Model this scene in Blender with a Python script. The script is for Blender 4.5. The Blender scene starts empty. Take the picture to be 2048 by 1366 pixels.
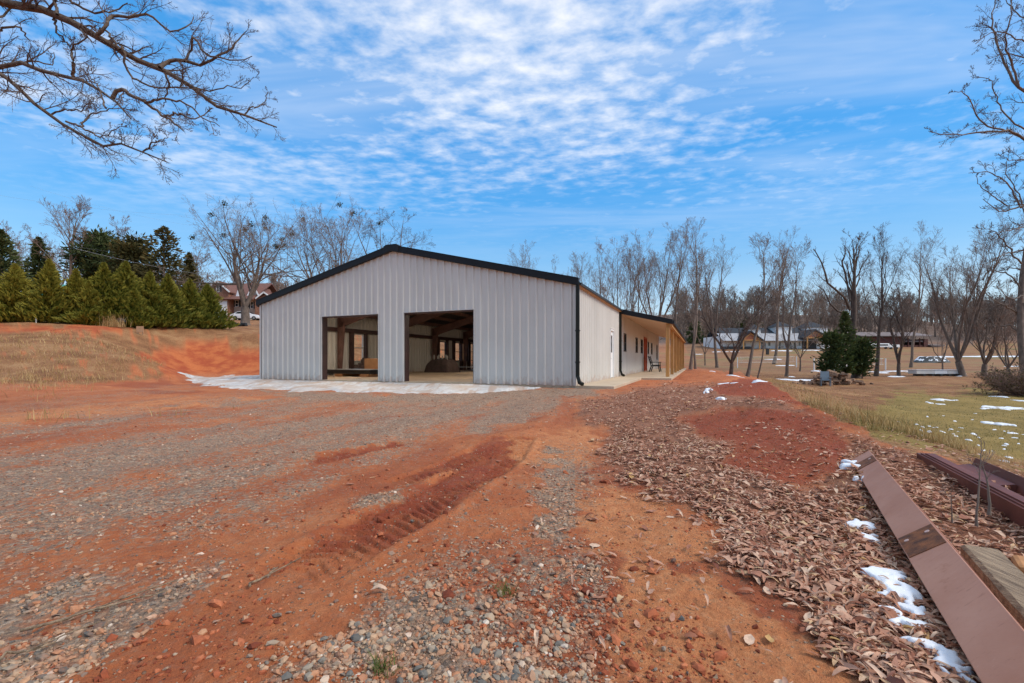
import bpy, math
import numpy as np
from mathutils import Vector

# ------------------------------------------------------------------ camera, sky, sun, exposure
scn = bpy.context.scene
F, HV, CZ = 907.0, 719.5, 1.0          # focal length and horizon row of the photograph (2048 px wide), eye height

cam_d = bpy.data.cameras.new('camera'); cam = bpy.data.objects.new('camera', cam_d)
scn.collection.objects.link(cam); scn.camera = cam
cam.location = (0, 0, CZ); cam.rotation_euler = (math.radians(90), 0, 0)
cam_d.sensor_width = 36; cam_d.lens = 36 * F / 2048; cam_d.shift_y = (HV - 683) / 2048
cam_d.clip_start = 0.05; cam_d.clip_end = 3000

SUN_EL, SUN_AZ = math.radians(42), math.radians(113)      # azimuth from +Y towards +X
SUN_DIR = Vector((math.sin(SUN_AZ) * math.cos(SUN_EL), math.cos(SUN_AZ) * math.cos(SUN_EL), math.sin(SUN_EL)))
sun_d = bpy.data.lights.new('sun', 'SUN'); sun_d.energy = 2.2; sun_d.angle = math.radians(20); sun_d.color = (1.0, 0.935, 0.86)
sun = bpy.data.objects.new('sun', sun_d); scn.collection.objects.link(sun)
sun.rotation_euler = (-SUN_DIR).to_track_quat('-Z', 'Y').to_euler(); sun.location = (30, 0, 60)
sun['kind'] = 'helper'

scn.view_settings.view_transform = 'Standard'; scn.view_settings.look = 'None'
scn.view_settings.gamma = 1.0; scn.view_settings.use_curve_mapping = False
scn.view_settings.exposure = 0.40
scn.render.film_transparent = False
scn.cycles.max_bounces = 8; scn.cycles.diffuse_bounces = 6; scn.cycles.transparent_max_bounces = 12
scn.cycles.use_denoising = True


class NT:
    """short-hand for node trees"""
    def __init__(s, tree): s.t = tree
    def n(s, typ, **kw):
        nd = s.t.nodes.new(typ)
        for k, v in kw.items():
            if k.startswith('i_'):
                key = k[2:]; key = int(key) if key.isdigit() else key.replace('_', ' ')
                s.set(nd.inputs[key], v)
            else: setattr(nd, k, v)
        return nd
    def set(s, sock, v):
        if isinstance(v, bpy.types.NodeSocket): s.t.links.new(v, sock)
        elif isinstance(v, bpy.types.Node): s.t.links.new(v.outputs[0], sock)
        else: sock.default_value = v
    def math(s, op, a, b=0.0, c=0.0, clamp=False):
        nd = s.t.nodes.new('ShaderNodeMath'); nd.operation = op; nd.use_clamp = clamp
        s.set(nd.inputs[0], a); s.set(nd.inputs[1], b); s.set(nd.inputs[2], c); return nd.outputs[0]
    def sstep(s, x, a, b):
        nd = s.t.nodes.new('ShaderNodeMapRange'); nd.interpolation_type = 'SMOOTHSTEP'
        s.set(nd.inputs[0], x); nd.inputs[1].default_value = a; nd.inputs[2].default_value = b; return nd.outputs[0]
    def mix(s, f, a, b, blend='MIX'):
        nd = s.t.nodes.new('ShaderNodeMix'); nd.data_type = 'RGBA'; nd.blend_type = blend
        s.set(nd.inputs[0], f); s.set(nd.inputs[6], a); s.set(nd.inputs[7], b); return nd.outputs[2]
    def noise(s, vec, scale, detail=4, rough=0.55, dist=0.0, out=0):
        nd = s.t.nodes.new('ShaderNodeTexNoise'); s.set(nd.inputs['Vector'], vec)
        nd.inputs['Scale'].default_value = scale; nd.inputs['Detail'].default_value = detail
        nd.inputs['Roughness'].default_value = rough; nd.inputs['Distortion'].default_value = dist
        return nd.outputs[out]
    def mapping(s, vec, scale=(1, 1, 1), rot=(0, 0, 0), loc=(0, 0, 0)):
        nd = s.t.nodes.new('ShaderNodeMapping'); s.set(nd.inputs[0], vec)
        nd.inputs[1].default_value = loc; nd.inputs[2].default_value = rot; nd.inputs[3].default_value = scale
        return nd.outputs[0]
    def ramp(s, x, stops):
        nd = s.t.nodes.new('ShaderNodeValToRGB'); s.set(nd.inputs[0], x); cr = nd.color_ramp
        while len(cr.elements) < len(stops): cr.elements.new(0.5)
        for e, (p, c) in zip(cr.elements, stops): e.position = p; e.color = c4(c)
        return nd.outputs[0]
    def attr(s, name, out='Fac'):
        nd = s.t.nodes.new('ShaderNodeAttribute'); nd.attribute_name = name; return nd.outputs[out]


def c4(c): return (c[0], c[1], c[2], 1.0)
def px(r, g, b):
    f = lambda v: (v / 255 / 12.92) if v <= 10 else ((v / 255 + 0.055) / 1.055) ** 2.4
    return (f(r), f(g), f(b))


world = bpy.data.worlds.new('World'); scn.world = world; world.use_nodes = True
w = NT(world.node_tree); world.node_tree.nodes.clear()
sky = w.n('ShaderNodeTexSky', sky_type='NISHITA', sun_disc=False, sun_elevation=SUN_EL, sun_rotation=SUN_AZ,
          altitude=250.0, air_density=1.0, dust_density=0.6, ozone_density=1.6)
hsv = w.n('ShaderNodeHueSaturation', i_Hue=0.488, i_Saturation=1.38, i_Value=1.6, i_Color=sky.outputs[0])
tc = w.n('ShaderNodeTexCoord'); sep = w.n('ShaderNodeSeparateXYZ', i_0=tc.outputs['Generated'])
zc = w.math('MAXIMUM', sep.outputs[2], 0.03)
pxn = w.math('DIVIDE', sep.outputs[0], zc); pyn = w.math('DIVIDE', sep.outputs[1], zc)
cv = w.n('ShaderNodeCombineXYZ', i_0=pxn, i_1=pyn, i_2=0.0).outputs[0]       # the sky seen as a flat layer overhead
cell = w.noise(w.mapping(cv, (1.0, 1.3, 1), (0, 0, 0.35)), 8.0, 7, 0.56, 0.12)
broad = w.noise(w.mapping(cv, (0.8, 1.0, 1), (0, 0, 0.2), (6.6, 3.3, 0)), 0.75, 3, 0.5, 0.3)
streak = w.noise(w.mapping(cv, (0.35, 1.3, 1), (0, 0, 0.12), (3.1, 0, 0)), 1.1, 5, 0.6, 0.6)
c1 = w.math('ADD', w.math('MULTIPLY', cell, 0.85), w.math('MULTIPLY', broad, 0.95))
c1 = w.math('ADD', c1, w.math('MULTIPLY', w.sstep(sep.outputs[2], 0.38, 0.85), 0.26))   # the layer closes overhead
cm = w.sstep(c1, 0.72, 1.40)
hi = w.sstep(sep.outputs[2], 0.20, 0.42)                                     # thin out towards the horizon
cm = w.math('MULTIPLY', cm, hi)
thin = w.math('MULTIPLY', w.sstep(streak, 0.40, 0.80), 0.34)
thin = w.math('MULTIPLY', thin, w.sstep(sep.outputs[2], 0.16, 0.40))
cloudf = w.math('MAXIMUM', w.math('MULTIPLY', cm, 0.86), thin)
grad = w.ramp(sep.outputs[2], [(0.0, (.52, .60, .69)), (.11, (.45, .57, .70)), (.19, (.24, .46, .74)), (.29, (.09, .36, .78)), (.40, (.065, .33, .78)), (1.0, (.05, .28, .72))])
grad = w.mix(1.0, grad, (9.0, 9.0, 9.0, 1), 'MULTIPLY')
base = w.mix(0.72, hsv.outputs[0], grad)
skyc = w.mix(cloudf, base, (9.2, 8.95, 8.7, 1))
bg = w.n('ShaderNodeBackground', i_Color=skyc, i_Strength=0.10)
wo = w.n('ShaderNodeOutputWorld', i_Surface=bg)

# ------------------------------------------------------------------ helpers
COL = scn.collection
def at(u, v, Y): return np.array([(u - 1024) / F * Y, Y, CZ - (v - HV) / F * Y])
def norm(a): return a / np.maximum(np.linalg.norm(a, axis=-1, keepdims=True), 1e-9)

def np_mesh(name, V, faces, mat=None, parent=None, smooth=False, attrs=None):
    """faces: one (M,k) index array or a list of them"""
    if not isinstance(faces, (list, tuple)): faces = [faces]
    faces = [np.asarray(f, dtype=np.int32) for f in faces if len(f)]
    V = np.asarray(V, dtype=np.float32)
    me = bpy.data.meshes.new(name)
    me.vertices.add(len(V)); me.vertices.foreach_set('co', V.ravel())
    nl = sum(f.size for f in faces); nf = sum(len(f) for f in faces)
    me.loops.add(nl); me.loops.foreach_set('vertex_index', np.concatenate([f.ravel() for f in faces]))
    me.polygons.add(nf)
    tot = np.concatenate([np.full(len(f), f.shape[1], dtype=np.int32) for f in faces])
    st = np.concatenate([[0], np.cumsum(tot)[:-1]]).astype(np.int32)
    me.polygons.foreach_set('loop_start', st)
    me.polygons.foreach_set('use_smooth', np.full(nf, smooth))
    for k, a in (attrs or {}).items():
        at_ = me.attributes.new(k, 'FLOAT', 'POINT'); at_.data.foreach_set('value', np.asarray(a, dtype=np.float32))
    me.update(calc_edges=True); me.validate()
    if mat: me.materials.append(mat)
    o = bpy.data.objects.new(name, me); COL.objects.link(o)
    if parent: o.parent = parent
    return o

class MB:
    """collects boxes, prisms and tubes into one mesh"""
    def __init__(s): s.v = []; s.f = []
    def add(s, V, faces):
        b = len(s.v); s.v += [tuple(map(float, p)) for p in V]; s.f += [[i + b for i in f] for f in faces]; return s
    def box(s, x0, x1, y0, y1, z0, z1):
        V = [(x, y, z) for z in (z0, z1) for y in (y0, y1) for x in (x0, x1)]
        return s.add(V, [(0, 2, 3, 1), (4, 5, 7, 6), (0, 1, 5, 4), (2, 6, 7, 3), (0, 4, 6, 2), (1, 3, 7, 5)])
    def prism(s, pts, axis, a0, a1):
        """extrude a 2D outline along an axis: 'y' -> pts are (x,z); 'x' -> (y,z); 'z' -> (x,y)"""
        n = len(pts)
        mk = {'y': lambda p, a: (p[0], a, p[1]), 'x': lambda p, a: (a, p[0], p[1]), 'z': lambda p, a: (p[0], p[1], a)}[axis]
        V = [mk(p, a0) for p in pts] + [mk(p, a1) for p in pts]
        return s.add(V, [list(range(n))[::-1], [i + n for i in range(n)]] + [(i, (i + 1) % n, (i + 1) % n + n, i + n) for i in range(n)])
    def tube(s, P, r, sides=6, cap=True):
        P = np.asarray(P, float); K = len(P); r = np.broadcast_to(np.asarray(r, float), (K,))
        V, Q = tube_arrays(P[None], r[None], sides)
        b = len(s.v); s.v += [tuple(p) for p in V.tolist()]; s.f += [[i + b for i in q] for q in Q.tolist()]
        if cap: s.f += [[b + i for i in range(sides)][::-1], [b + (K - 1) * sides + i for i in range(sides)]]
        return s
    def bar(s, a, b, wd, ht, up=(0, 0, 1)):
        """rectangular bar between two points"""
        a = np.array(a, float); b = np.array(b, float); t = norm(b - a); up = np.array(up, float)
        sd = norm(np.cross(t, up)); up = np.cross(sd, t)
        V = []
        for p in (a, b):
            for sy, sz in ((-1, -1), (1, -1), (1, 1), (-1, 1)): V.append(p + sd * sy * wd / 2 + up * sz * ht / 2)
        return s.add(V, [(0, 1, 2, 3)[::-1], (4, 5, 6, 7), (0, 1, 5, 4), (1, 2, 6, 5), (2, 3, 7, 6), (3, 0, 4, 7)])
    def build(s, name, mat, parent=None, smooth=False, bevel=0.0):
        me = bpy.data.meshes.new(name); me.from_pydata(s.v, [], s.f); me.validate()
        if smooth: me.polygons.foreach_set('use_smooth', [True] * len(me.polygons))
        me.materials.append(mat); o = bpy.data.objects.new(name, me); COL.objects.link(o)
        if parent: o.parent = parent
        if bevel:
            m = o.modifiers.new('bevel', 'BEVEL'); m.width = bevel; m.segments = 2; m.limit_method = 'ANGLE'
        return o

def tube_arrays(P, R, sides):
    """P (N,K,3), R (N,K) -> vertices and quads"""
    N, K, _ = P.shape
    T = np.gradient(P, axis=1); T = norm(T)
    main = norm(P[:, -1] - P[:, 0]); ref = np.where(np.abs(main[:, 2:3]) > 0.8, np.array([[1.0, 0, 0]]), np.array([[0, 0, 1.0]]))
    A = norm(np.cross(T, ref[:, None, :])); B = np.cross(T, A)
    an = np.arange(sides) / sides * 2 * math.pi
    V = P[:, :, None, :] + R[:, :, None, None] * (A[:, :, None, :] * np.cos(an)[None, None, :, None] + B[:, :, None, :] * np.sin(an)[None, None, :, None])
    base = (np.arange(N)[:, None, None] * K + np.arange(K - 1)[None, :, None]) * sides
    i = np.arange(sides)[None, None, :]; j = (i + 1) % sides
    Q = np.stack([base + i, base + j, base + sides + j, base + sides + i], -1).reshape(-1, 4)
    return V.reshape(-1, 3), Q

def tag(o, label, cat, group=None, kind=None):
    o['label'] = label; o['category'] = cat
    if group: o['group'] = group
    if kind: o['kind'] = kind
    return o
def empty(name, loc=(0, 0, 0), rz=0.0):
    o = bpy.data.objects.new(name, None); COL.objects.link(o); o.location = loc; o.rotation_euler = (0, 0, rz)
    o.empty_display_size = 0.3; return o
def copy_tree(o, parent=None):
    c = o.copy(); COL.objects.link(c)
    if parent: c.parent = parent
    for ch in list(o.children): copy_tree(ch, c)
    return c

# value noise
_T = np.random.default_rng(11).random((256, 256))
def vnoise(x, y):
    x = np.asarray(x, float); y = np.asarray(y, float)
    xi = np.floor(x).astype(int); yi = np.floor(y).astype(int); fx = x - xi; fy = y - yi
    fx = fx * fx * (3 - 2 * fx); fy = fy * fy * (3 - 2 * fy); xi &= 255; yi &= 255; xj = (xi + 1) & 255; yj = (yi + 1) & 255
    return (_T[xi, yi] * (1 - fx) + _T[xj, yi] * fx) * (1 - fy) + (_T[xi, yj] * (1 - fx) + _T[xj, yj] * fx) * fy
def fbm(x, y, oct=4, gain=0.5):
    s = 0; a = 1; t = 0
    for k in range(oct):
        s = s + a * vnoise(x * 2 ** k + 17.3 * k, y * 2 ** k + 9.1 * k); t += a; a *= gain
    return s / t
def sdf(poly, U, V):
    """signed distance to a polygon, negative inside"""
    poly = np.array(poly, float); U = np.asarray(U, float); V = np.asarray(V, float)
    d = np.full(U.shape, 1e9); ins = np.zeros(U.shape, bool); n = len(poly)
    for i in range(n):
        a = poly[i]; b = poly[(i + 1) % n]; e = b - a
        wx = U - a[0]; wy = V - a[1]; t = np.clip((wx * e[0] + wy * e[1]) / (e @ e), 0, 1)
        d = np.minimum(d, (wx - e[0] * t) ** 2 + (wy - e[1] * t) ** 2)
        c = ((a[1] > V) != (b[1] > V)) & (U < (b[0] - a[0]) * (V - a[1]) / (b[1] - a[1] + 1e-12) + a[0])
        ins ^= c
    return np.where(ins, -1, 1) * np.sqrt(d)
def sm(x, a, b):
    t = np.clip((x - a) / (b - a), 0, 1); return t * t * (3 - 2 * t)

# ------------------------------------------------------------------ materials
def material(name): m = bpy.data.materials.new(name); m.use_nodes = True; return m, NT(m.node_tree), m.node_tree.nodes['Principled BSDF']
def simple(name, col, rough=0.6, metal=0.0, var=0.12, scale=6.0, bump=0.0, bscale=60.0, stretch=(1, 1, 1), col2=None, detail=5, rnd=0.0, spec=0.5):
    m, t, b = material(name)
    co = t.mapping(t.n('ShaderNodeTexCoord').outputs['Object'], stretch)
    nz = t.noise(co, scale, detail, 0.6)
    dark = tuple(c * (1 - var * 1.6) for c in col); lite = tuple(min(1, c * (1 + var)) for c in col)
    colr = t.ramp(nz, [(0.3, dark), (0.7, col2 or lite)])
    if rnd:
        r = t.n('ShaderNodeObjectInfo').outputs['Random']
        colr = t.mix(1.0, colr, t.ramp(r, [(0, (1 - rnd,) * 3), (1, (1 + rnd * 0.5,) * 3)]), 'MULTIPLY')
    t.set(b.inputs['Base Color'], colr); b.inputs['Roughness'].default_value = rough; b.inputs['Metallic'].default_value = metal
    b.inputs['Specular IOR Level'].default_value = spec
    if bump:
        bn = t.n('ShaderNodeBump', i_Strength=bump, i_Distance=0.02, i_Height=t.noise(co, bscale, 6, 0.65))
        t.set(b.inputs['Normal'], bn)
    return m
M = {}
def panel_mat():
    m, t, b = material('grey_wall_sheet'); co = t.n('ShaderNodeTexCoord').outputs['Object']; z = t.n('ShaderNodeSeparateXYZ', i_0=co).outputs[2]
    n1 = t.noise(co, .9, 5, .6); col = t.ramp(n1, [(.3, (.60, .562, .50)), (.7, (.65, .612, .55))])
    r = t.n('ShaderNodeObjectInfo').outputs['Random']; col = t.mix(1.0, col, t.ramp(r, [(0, (.955,) * 3), (1, (1.02,) * 3)]), 'MULTIPLY')
    st = t.noise(t.mapping(co, (7, 7, .35)), 1.5, 5, .6); col = t.mix(t.math('MULTIPLY', t.sstep(st, .5, .75), .14), col, (.36, .33, .29, 1))     # faint run-off streaks
    sp = t.math('SUBTRACT', t.math('MULTIPLY', t.noise(t.mapping(co, (3, 3, 1.5)), 3.0, 6, .7), 1.1), t.math('MULTIPLY', z, .85)); col = t.mix(t.math('MULTIPLY', t.sstep(sp, .18, .55), .55), col, (.42, .24, .15, 1))   # red mud splash at the foot
    # rows of fixing screws
    zz = t.math('FRACT', t.math('DIVIDE', z, .62))
    t.set(b.inputs['Base Color'], col); b.inputs['Roughness'].default_value = .42; b.inputs['Specular IOR Level'].default_value = .4
    t.set(b.inputs['Normal'], t.n('ShaderNodeBump', i_Strength=.06, i_Distance=.03, i_Height=t.noise(co, 2.2, 3, .5))); return m
M['panel'] = panel_mat()
M['black'] = simple('black_trim', (0.010, 0.010, 0.011), 0.5, 0, 0.15, 4, spec=0.25)
M['downspout'] = simple('dark_green_black_downspout', (0.016, 0.017, 0.012), 0.5, 0, 0.15, 4, spec=.25)
M['roofm'] = simple('roof_sheet', (0.03, 0.03, 0.032), 0.45, 0, 0.1, 2, spec=.3)
M['primer'] = simple('red_brown_primer', (0.16, 0.080, 0.062), 0.6, 0, 0.2, 3)
M['primer_dark'] = simple('dark_brown_primer', (0.06, 0.028, 0.024), 0.6, 0, 0.2, 3)
M['concrete'] = simple('tan_concrete', (0.52, 0.40, 0.27), 0.75, 0, 0.1, 1.2, 0.15, 30)
M['floor'] = simple('interior_concrete', (0.52, 0.38, 0.25), 0.6, 0, 0.14, 0.7, 0.1, 20)
M['soffit'] = simple('tan_soffit', (0.62, 0.43, 0.28), 0.7, 0, 0.06, 3, stretch=(1, 6, 1))
M['soffit_wood'] = simple('bare_wood_eave', (0.44, 0.22, 0.09), 0.7, 0, 0.15, 5)
M['post'] = simple('treated_pine_post', (0.50, 0.25, 0.075), 0.65, 0, 0.18, 3, 0.2, 30, stretch=(4, 4, 0.5))
M['white'] = simple('white_paint', (0.80, 0.79, 0.76), 0.45, 0, 0.04, 3)
M['offwhite'] = simple('offwhite_paint', (0.62, 0.59, 0.54), 0.5, 0, 0.06, 3)
M['orange_door'] = simple('burnt_orange_door', (0.42, 0.075, 0.022), 0.5, 0, 0.1, 3)
M['dark'] = simple('dark_frame', (0.02, 0.018, 0.017), 0.5, 0, 0.1, 5)
M['bench'] = simple('dark_bench', (0.03, 0.026, 0.022), 0.55, 0, 0.15, 5)
def beam_mat():
    m, t, b = material('primed_steel'); co = t.n('ShaderNodeTexCoord').outputs['Object']
    col = t.ramp(t.noise(co, 2.5, 6, .6), [(.3, (.43, .185, .110)), (.7, (.53, .265, .175))])
    sc = t.noise(t.mapping(co, (1.2, 16, 6), (0, 0, math.radians(-31))), 4, 6, .7); col = t.mix(t.math('MULTIPLY', t.sstep(sc, .55, .72), .45), col, (.27, .10, .06, 1))
    sc2 = t.noise(t.mapping(co, (2, 30, 8), (0, 0, math.radians(-48))), 7, 4, .6); col = t.mix(t.math('MULTIPLY', t.sstep(sc2, .66, .72), .5), col, (.60, .36, .27, 1))
    md = t.noise(co, 11, 8, .75); col = t.mix(t.math('MULTIPLY', t.sstep(md, .58, .74), .6), col, (.33, .12, .055, 1))
    t.set(b.inputs['Base Color'], col); t.set(b.inputs['Roughness'], t.math('ADD', .45, t.math('MULTIPLY', md, .3))); b.inputs['Specular IOR Level'].default_value = .35
    t.set(b.inputs['Normal'], t.n('ShaderNodeBump', i_Strength=.12, i_Distance=.01, i_Height=md)); return m
M['beam'] = beam_mat()
M['rust'] = simple('rusted_plate', (0.13, 0.05, 0.026), 0.8, 0, 0.35, 22, 0.3, 140, col2=(0.30, 0.10, 0.03))
M['bolt'] = simple('bolt_hole_rim', (0.62, 0.42, 0.36), 0.6, 0, 0.05, 9)
M['maroon'] = simple('maroon_steel', (0.15, 0.046, 0.030), 0.55, 0, 0.25, 3, 0.05, 60, spec=.3)
M['timber'] = simple('weathered_timber', (0.33, 0.20, 0.11), 0.8, 0, 0.40, 4, 0.9, 9, stretch=(14, 1.2, 14), col2=(0.50, 0.35, 0.215), detail=8)
M['log'] = simple('split_log', (0.30, 0.17, 0.10), 0.85, 0, 0.3, 6, 0.3, 40, rnd=0.5)
M['logend'] = simple('orange_cut_wood', (0.48, 0.22, 0.08), 0.8, 0, 0.15, 10, 0.2, 50)
M['bark'] = simple('grey_brown_bark', (0.165, 0.122, 0.094), 0.9, 0, 0.3, 7, 0.5, 40, stretch=(1, 1, 0.4))
M['bark_near'] = simple('lichen_bark', (0.10, 0.062, 0.042), 0.9, 0, 0.35, 18, 0.6, 70, col2=(0.17, 0.125, 0.09))
M['bark_pale'] = simple('pale_bark', (0.21, 0.155, 0.115), 0.9, 0, 0.3, 5, 0.3, 30, stretch=(1, 1, 0.3))
M['bark_dark'] = simple('dark_bark', (0.105, 0.074, 0.056), 0.9, 0, 0.3, 7, 0.4, 40, stretch=(1, 1, 0.4))
M['twig'] = simple('grey_twigs', (0.22, 0.162, 0.125), 0.9, 0, 0.2, 3)
M['twig_dark'] = simple('dark_twigs', (0.115, 0.076, 0.058), 0.9, 0, 0.2, 3)
M['twig_brown'] = simple('brown_twigs', (0.24, 0.148, 0.105), 0.9, 0, 0.25, 3)
M['cardboard'] = simple('cardboard', (0.35, 0.17, 0.075), 0.8, 0, 0.1, 4)
M['wrap'] = simple('black_wrap', (0.010, 0.010, 0.012), 0.35, 0, 0.1, 4)
M['bluewhite'] = simple('blue_white_wrap', (0.55, 0.62, 0.70), 0.4, 0, 0.1, 9)
M['cover'] = simple('brown_cover', (0.09, 0.058, 0.05), 0.8, 0, 0.25, 4, 0.3, 12)
M['interior'] = simple('brown_partition', (0.26, 0.155, 0.12), 0.8, 0, 0.15, 3)
M['brick'] = simple('brick', (0.30, 0.135, 0.08), 0.85, 0, 0.22, 3, 0.3, 30)
M['shingle'] = simple('brown_shingle', (0.17, 0.075, 0.055), 0.85, 0, 0.2, 4, 0.3, 25)
M['siding'] = simple('beige_siding', (0.50, 0.40, 0.32), 0.7, 0, 0.08, 2)
M['slate'] = simple('slate_roof', (0.055, 0.06, 0.068), 0.9, 0, 0.15, 1.5, spec=.1)
M['tin'] = simple('pale_tin_roof', (0.36, 0.355, 0.36), 0.6, 0, 0.10, 0.8, stretch=(1, 5, 1))
M['barn'] = simple('barn_red_brown', (0.105, 0.035, 0.026), 0.8, 0, 0.2, 0.8)
M['barnroof'] = simple('barn_roof', (0.20, 0.155, 0.14), 0.7, 0, 0.2, 0.5)
M['cedar'] = simple('orange_cedar', (0.33, 0.10, 0.04), 0.7, 0, 0.2, 2)
M['stone'] = simple('grey_stone', (0.16, 0.15, 0.14), 0.9, 0, 0.3, 4, 0.4, 20)
M['tyre'] = simple('tyre', (0.012, 0.012, 0.012), 0.8)
M['carwhite'] = simple('car_white', (0.72, 0.73, 0.75), 0.25, 0, 0.02, 3)
M['steel'] = simple('galvanised', (0.42, 0.43, 0.44), 0.4, 0.6, 0.1, 5)
M['teal'] = simple('teal_plastic', (0.01, 0.22, 0.19), 0.35, 0, 0.08, 3)
M['chairgrey'] = simple('grey_blue_plastic', (0.17, 0.20, 0.22), 0.5, 0, 0.1, 4)
M['drive'] = simple('pale_driveway', (0.40, 0.30, 0.21), 0.85, 0, 0.12, 0.6, 0.2, 12)
M['board'] = simple('tan_board', (0.42, 0.24, 0.13), 0.8, 0, 0.12, 5)
M['blanket'] = simple('grey_sheet', (0.05, 0.055, 0.055), 0.7, 0, 0.3, 3)

def glass_mat():
    m, t, b = material('window_glass'); m.node_tree.nodes.remove(b)
    out = m.node_tree.nodes['Material Output']
    gl = t.n('ShaderNodeBsdfGlossy', i_Roughness=0.02, i_Color=(1, 1, 1, 1)); tr = t.n('ShaderNodeBsdfTransparent', i_Color=(0.97, 0.98, 0.97, 1))
    fr = t.math('ADD', t.math('MULTIPLY', t.math('POWER', t.n('ShaderNodeLayerWeight', i_Blend=.5).outputs['Facing'], 4.0), .6), .05)
    mx = t.n('ShaderNodeMixShader', i_0=fr, i_1=tr.outputs[0], i_2=gl.outputs[0]); t.set(out.inputs[0], mx.outputs[0]); return m
M['glass'] = glass_mat()
M['darkglass'] = simple('dark_glass', (0.02, 0.025, 0.03), 0.08, 0, 0.1, 3)

def snow_mat(name, dirty):
    m, t, b = material(name); co = t.n('ShaderNodeTexCoord').outputs['Object']
    n1 = t.noise(co, 9, 6, 0.6)
    col = t.ramp(n1, [(0.25, (0.42, 0.40, 0.37) if dirty else (0.70, 0.72, 0.76)), (0.7, (0.66, 0.63, 0.59) if dirty else (0.86, 0.87, 0.88))])
    if dirty:
        tr = t.noise(t.mapping(co, (2.2, 0.35, 1), (0, 0, math.radians(-18))), 1.5, 5, 0.6, 0.6)
        col = t.mix(t.math('MULTIPLY', t.sstep(tr, 0.47, 0.62), 0.8), col, (0.42, 0.27, 0.18, 1))
        n2 = t.noise(co, 0.8, 5, 0.6); col = t.mix(t.math('MULTIPLY', t.sstep(n2, 0.44, 0.64), 0.75), col, (0.44, 0.33, 0.25, 1))
    t.set(b.inputs['Base Color'], col); b.inputs['Roughness'].default_value = 0.6
    b.inputs['Subsurface Weight'].default_value = 0.0
    t.set(b.inputs['Normal'], t.n('ShaderNodeBump', i_Strength=0.35, i_Distance=0.01, i_Height=t.noise(co, 60, 5, 0.7)))
    return m
M['snow'] = snow_mat('snow_white', False); M['slush'] = snow_mat('trodden_snow', True)

def tint_mat(name, stops, rough=0.75, trans=0.0, attr='tint', var_scale=0, spec=0.3, dust=0.0):
    m, t, b = material(name)
    col = t.ramp(t.attr(attr), stops)
    if var_scale:
        co = t.n('ShaderNodeTexCoord').outputs['Object']
        col = t.mix(1.0, col, t.ramp(t.noise(co, var_scale, 4, 0.6), [(0.3, (0.72,) * 3), (0.7, (1.15,) * 3)]), 'MULTIPLY')
    if dust:
        co = t.n('ShaderNodeTexCoord').outputs['Object']; col = t.mix(t.math('MULTIPLY', t.sstep(t.noise(co, 9, 6, .7), .38, .66), dust), col, (.44, .165, .072, 1))     # red clay dust
    t.set(b.inputs['Base Color'], col); b.inputs['Roughness'].default_value = rough; b.inputs['Specular IOR Level'].default_value = spec
    if trans:
        out = m.node_tree.nodes['Material Output']; tl = t.n('ShaderNodeBsdfTranslucent', i_Color=col)
        mx = t.n('ShaderNodeMixShader', i_0=trans, i_1=b.outputs[0], i_2=tl.outputs[0]); t.set(out.inputs[0], mx.outputs[0])
    return m
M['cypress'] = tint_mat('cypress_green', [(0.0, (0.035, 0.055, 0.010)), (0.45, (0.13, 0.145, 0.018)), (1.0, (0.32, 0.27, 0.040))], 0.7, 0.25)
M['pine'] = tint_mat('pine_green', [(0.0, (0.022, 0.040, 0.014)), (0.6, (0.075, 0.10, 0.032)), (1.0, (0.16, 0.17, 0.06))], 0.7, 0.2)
M['pine_brown'] = tint_mat('pine_olive', [(0.0, (0.04, 0.042, 0.014)), (0.6, (0.10, 0.09, 0.028)), (1.0, (0.20, 0.145, 0.05))], 0.7, 0.2)
LEAF = [(0.0, (0.16, 0.046, 0.024)), (0.22, (0.33, 0.125, 0.068)), (0.45, (0.48, 0.235, 0.145)), (0.70, (0.60, 0.36, 0.24)), (0.93, (0.74, 0.54, 0.38)), (1.0, (0.60, 0.37, 0.14))]
M['leaves'] = tint_mat('dead_leaves', LEAF, 0.65, 0.15, var_scale=60, spec=0.3, dust=.22)
STONE = [(0.0, (0.085, 0.080, 0.070)), (0.15, (0.17, 0.15, 0.122)), (0.35, (0.30, 0.24, 0.175)), (0.58, (0.46, 0.32, 0.20)), (0.8, (0.42, 0.18, 0.09)), (0.9, (0.50, 0.30, 0.17)), (1.0, (0.66, 0.54, 0.42))]
M['gravel'] = tint_mat('crushed_stone', STONE, 0.85, 0, var_scale=90, dust=.6)
M['grass'] = tint_mat('dry_grass_blades', [(0.0, (0.10, 0.12, 0.025)), (0.35, (0.26, 0.19, 0.07)), (0.7, (0.46, 0.28, 0.11)), (1.0, (0.60, 0.42, 0.21))], 0.8, 0.2)
M['green_grass'] = tint_mat('green_grass_blades', [(0.0, (0.05, 0.075, 0.014)), (1.0, (0.20, 0.21, 0.05))], 0.7, 0.25)
def objrand(name, stops, rough, var_scale):
    m, t, b = material(name); r = t.n('ShaderNodeObjectInfo').outputs['Random']; co = t.n('ShaderNodeTexCoord').outputs['Object']
    col = t.mix(1.0, t.ramp(r, stops), t.ramp(t.noise(co, var_scale, 4, 0.6), [(0.3, (0.75,) * 3), (0.7, (1.12,) * 3)]), 'MULTIPLY')
    t.set(b.inputs['Base Color'], col); b.inputs['Roughness'].default_value = rough; return m
M['leaf_one'] = objrand('dead_leaf', LEAF, 0.6, 40); M['stone_one'] = objrand('single_stone', STONE, 0.8, 60)

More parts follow.
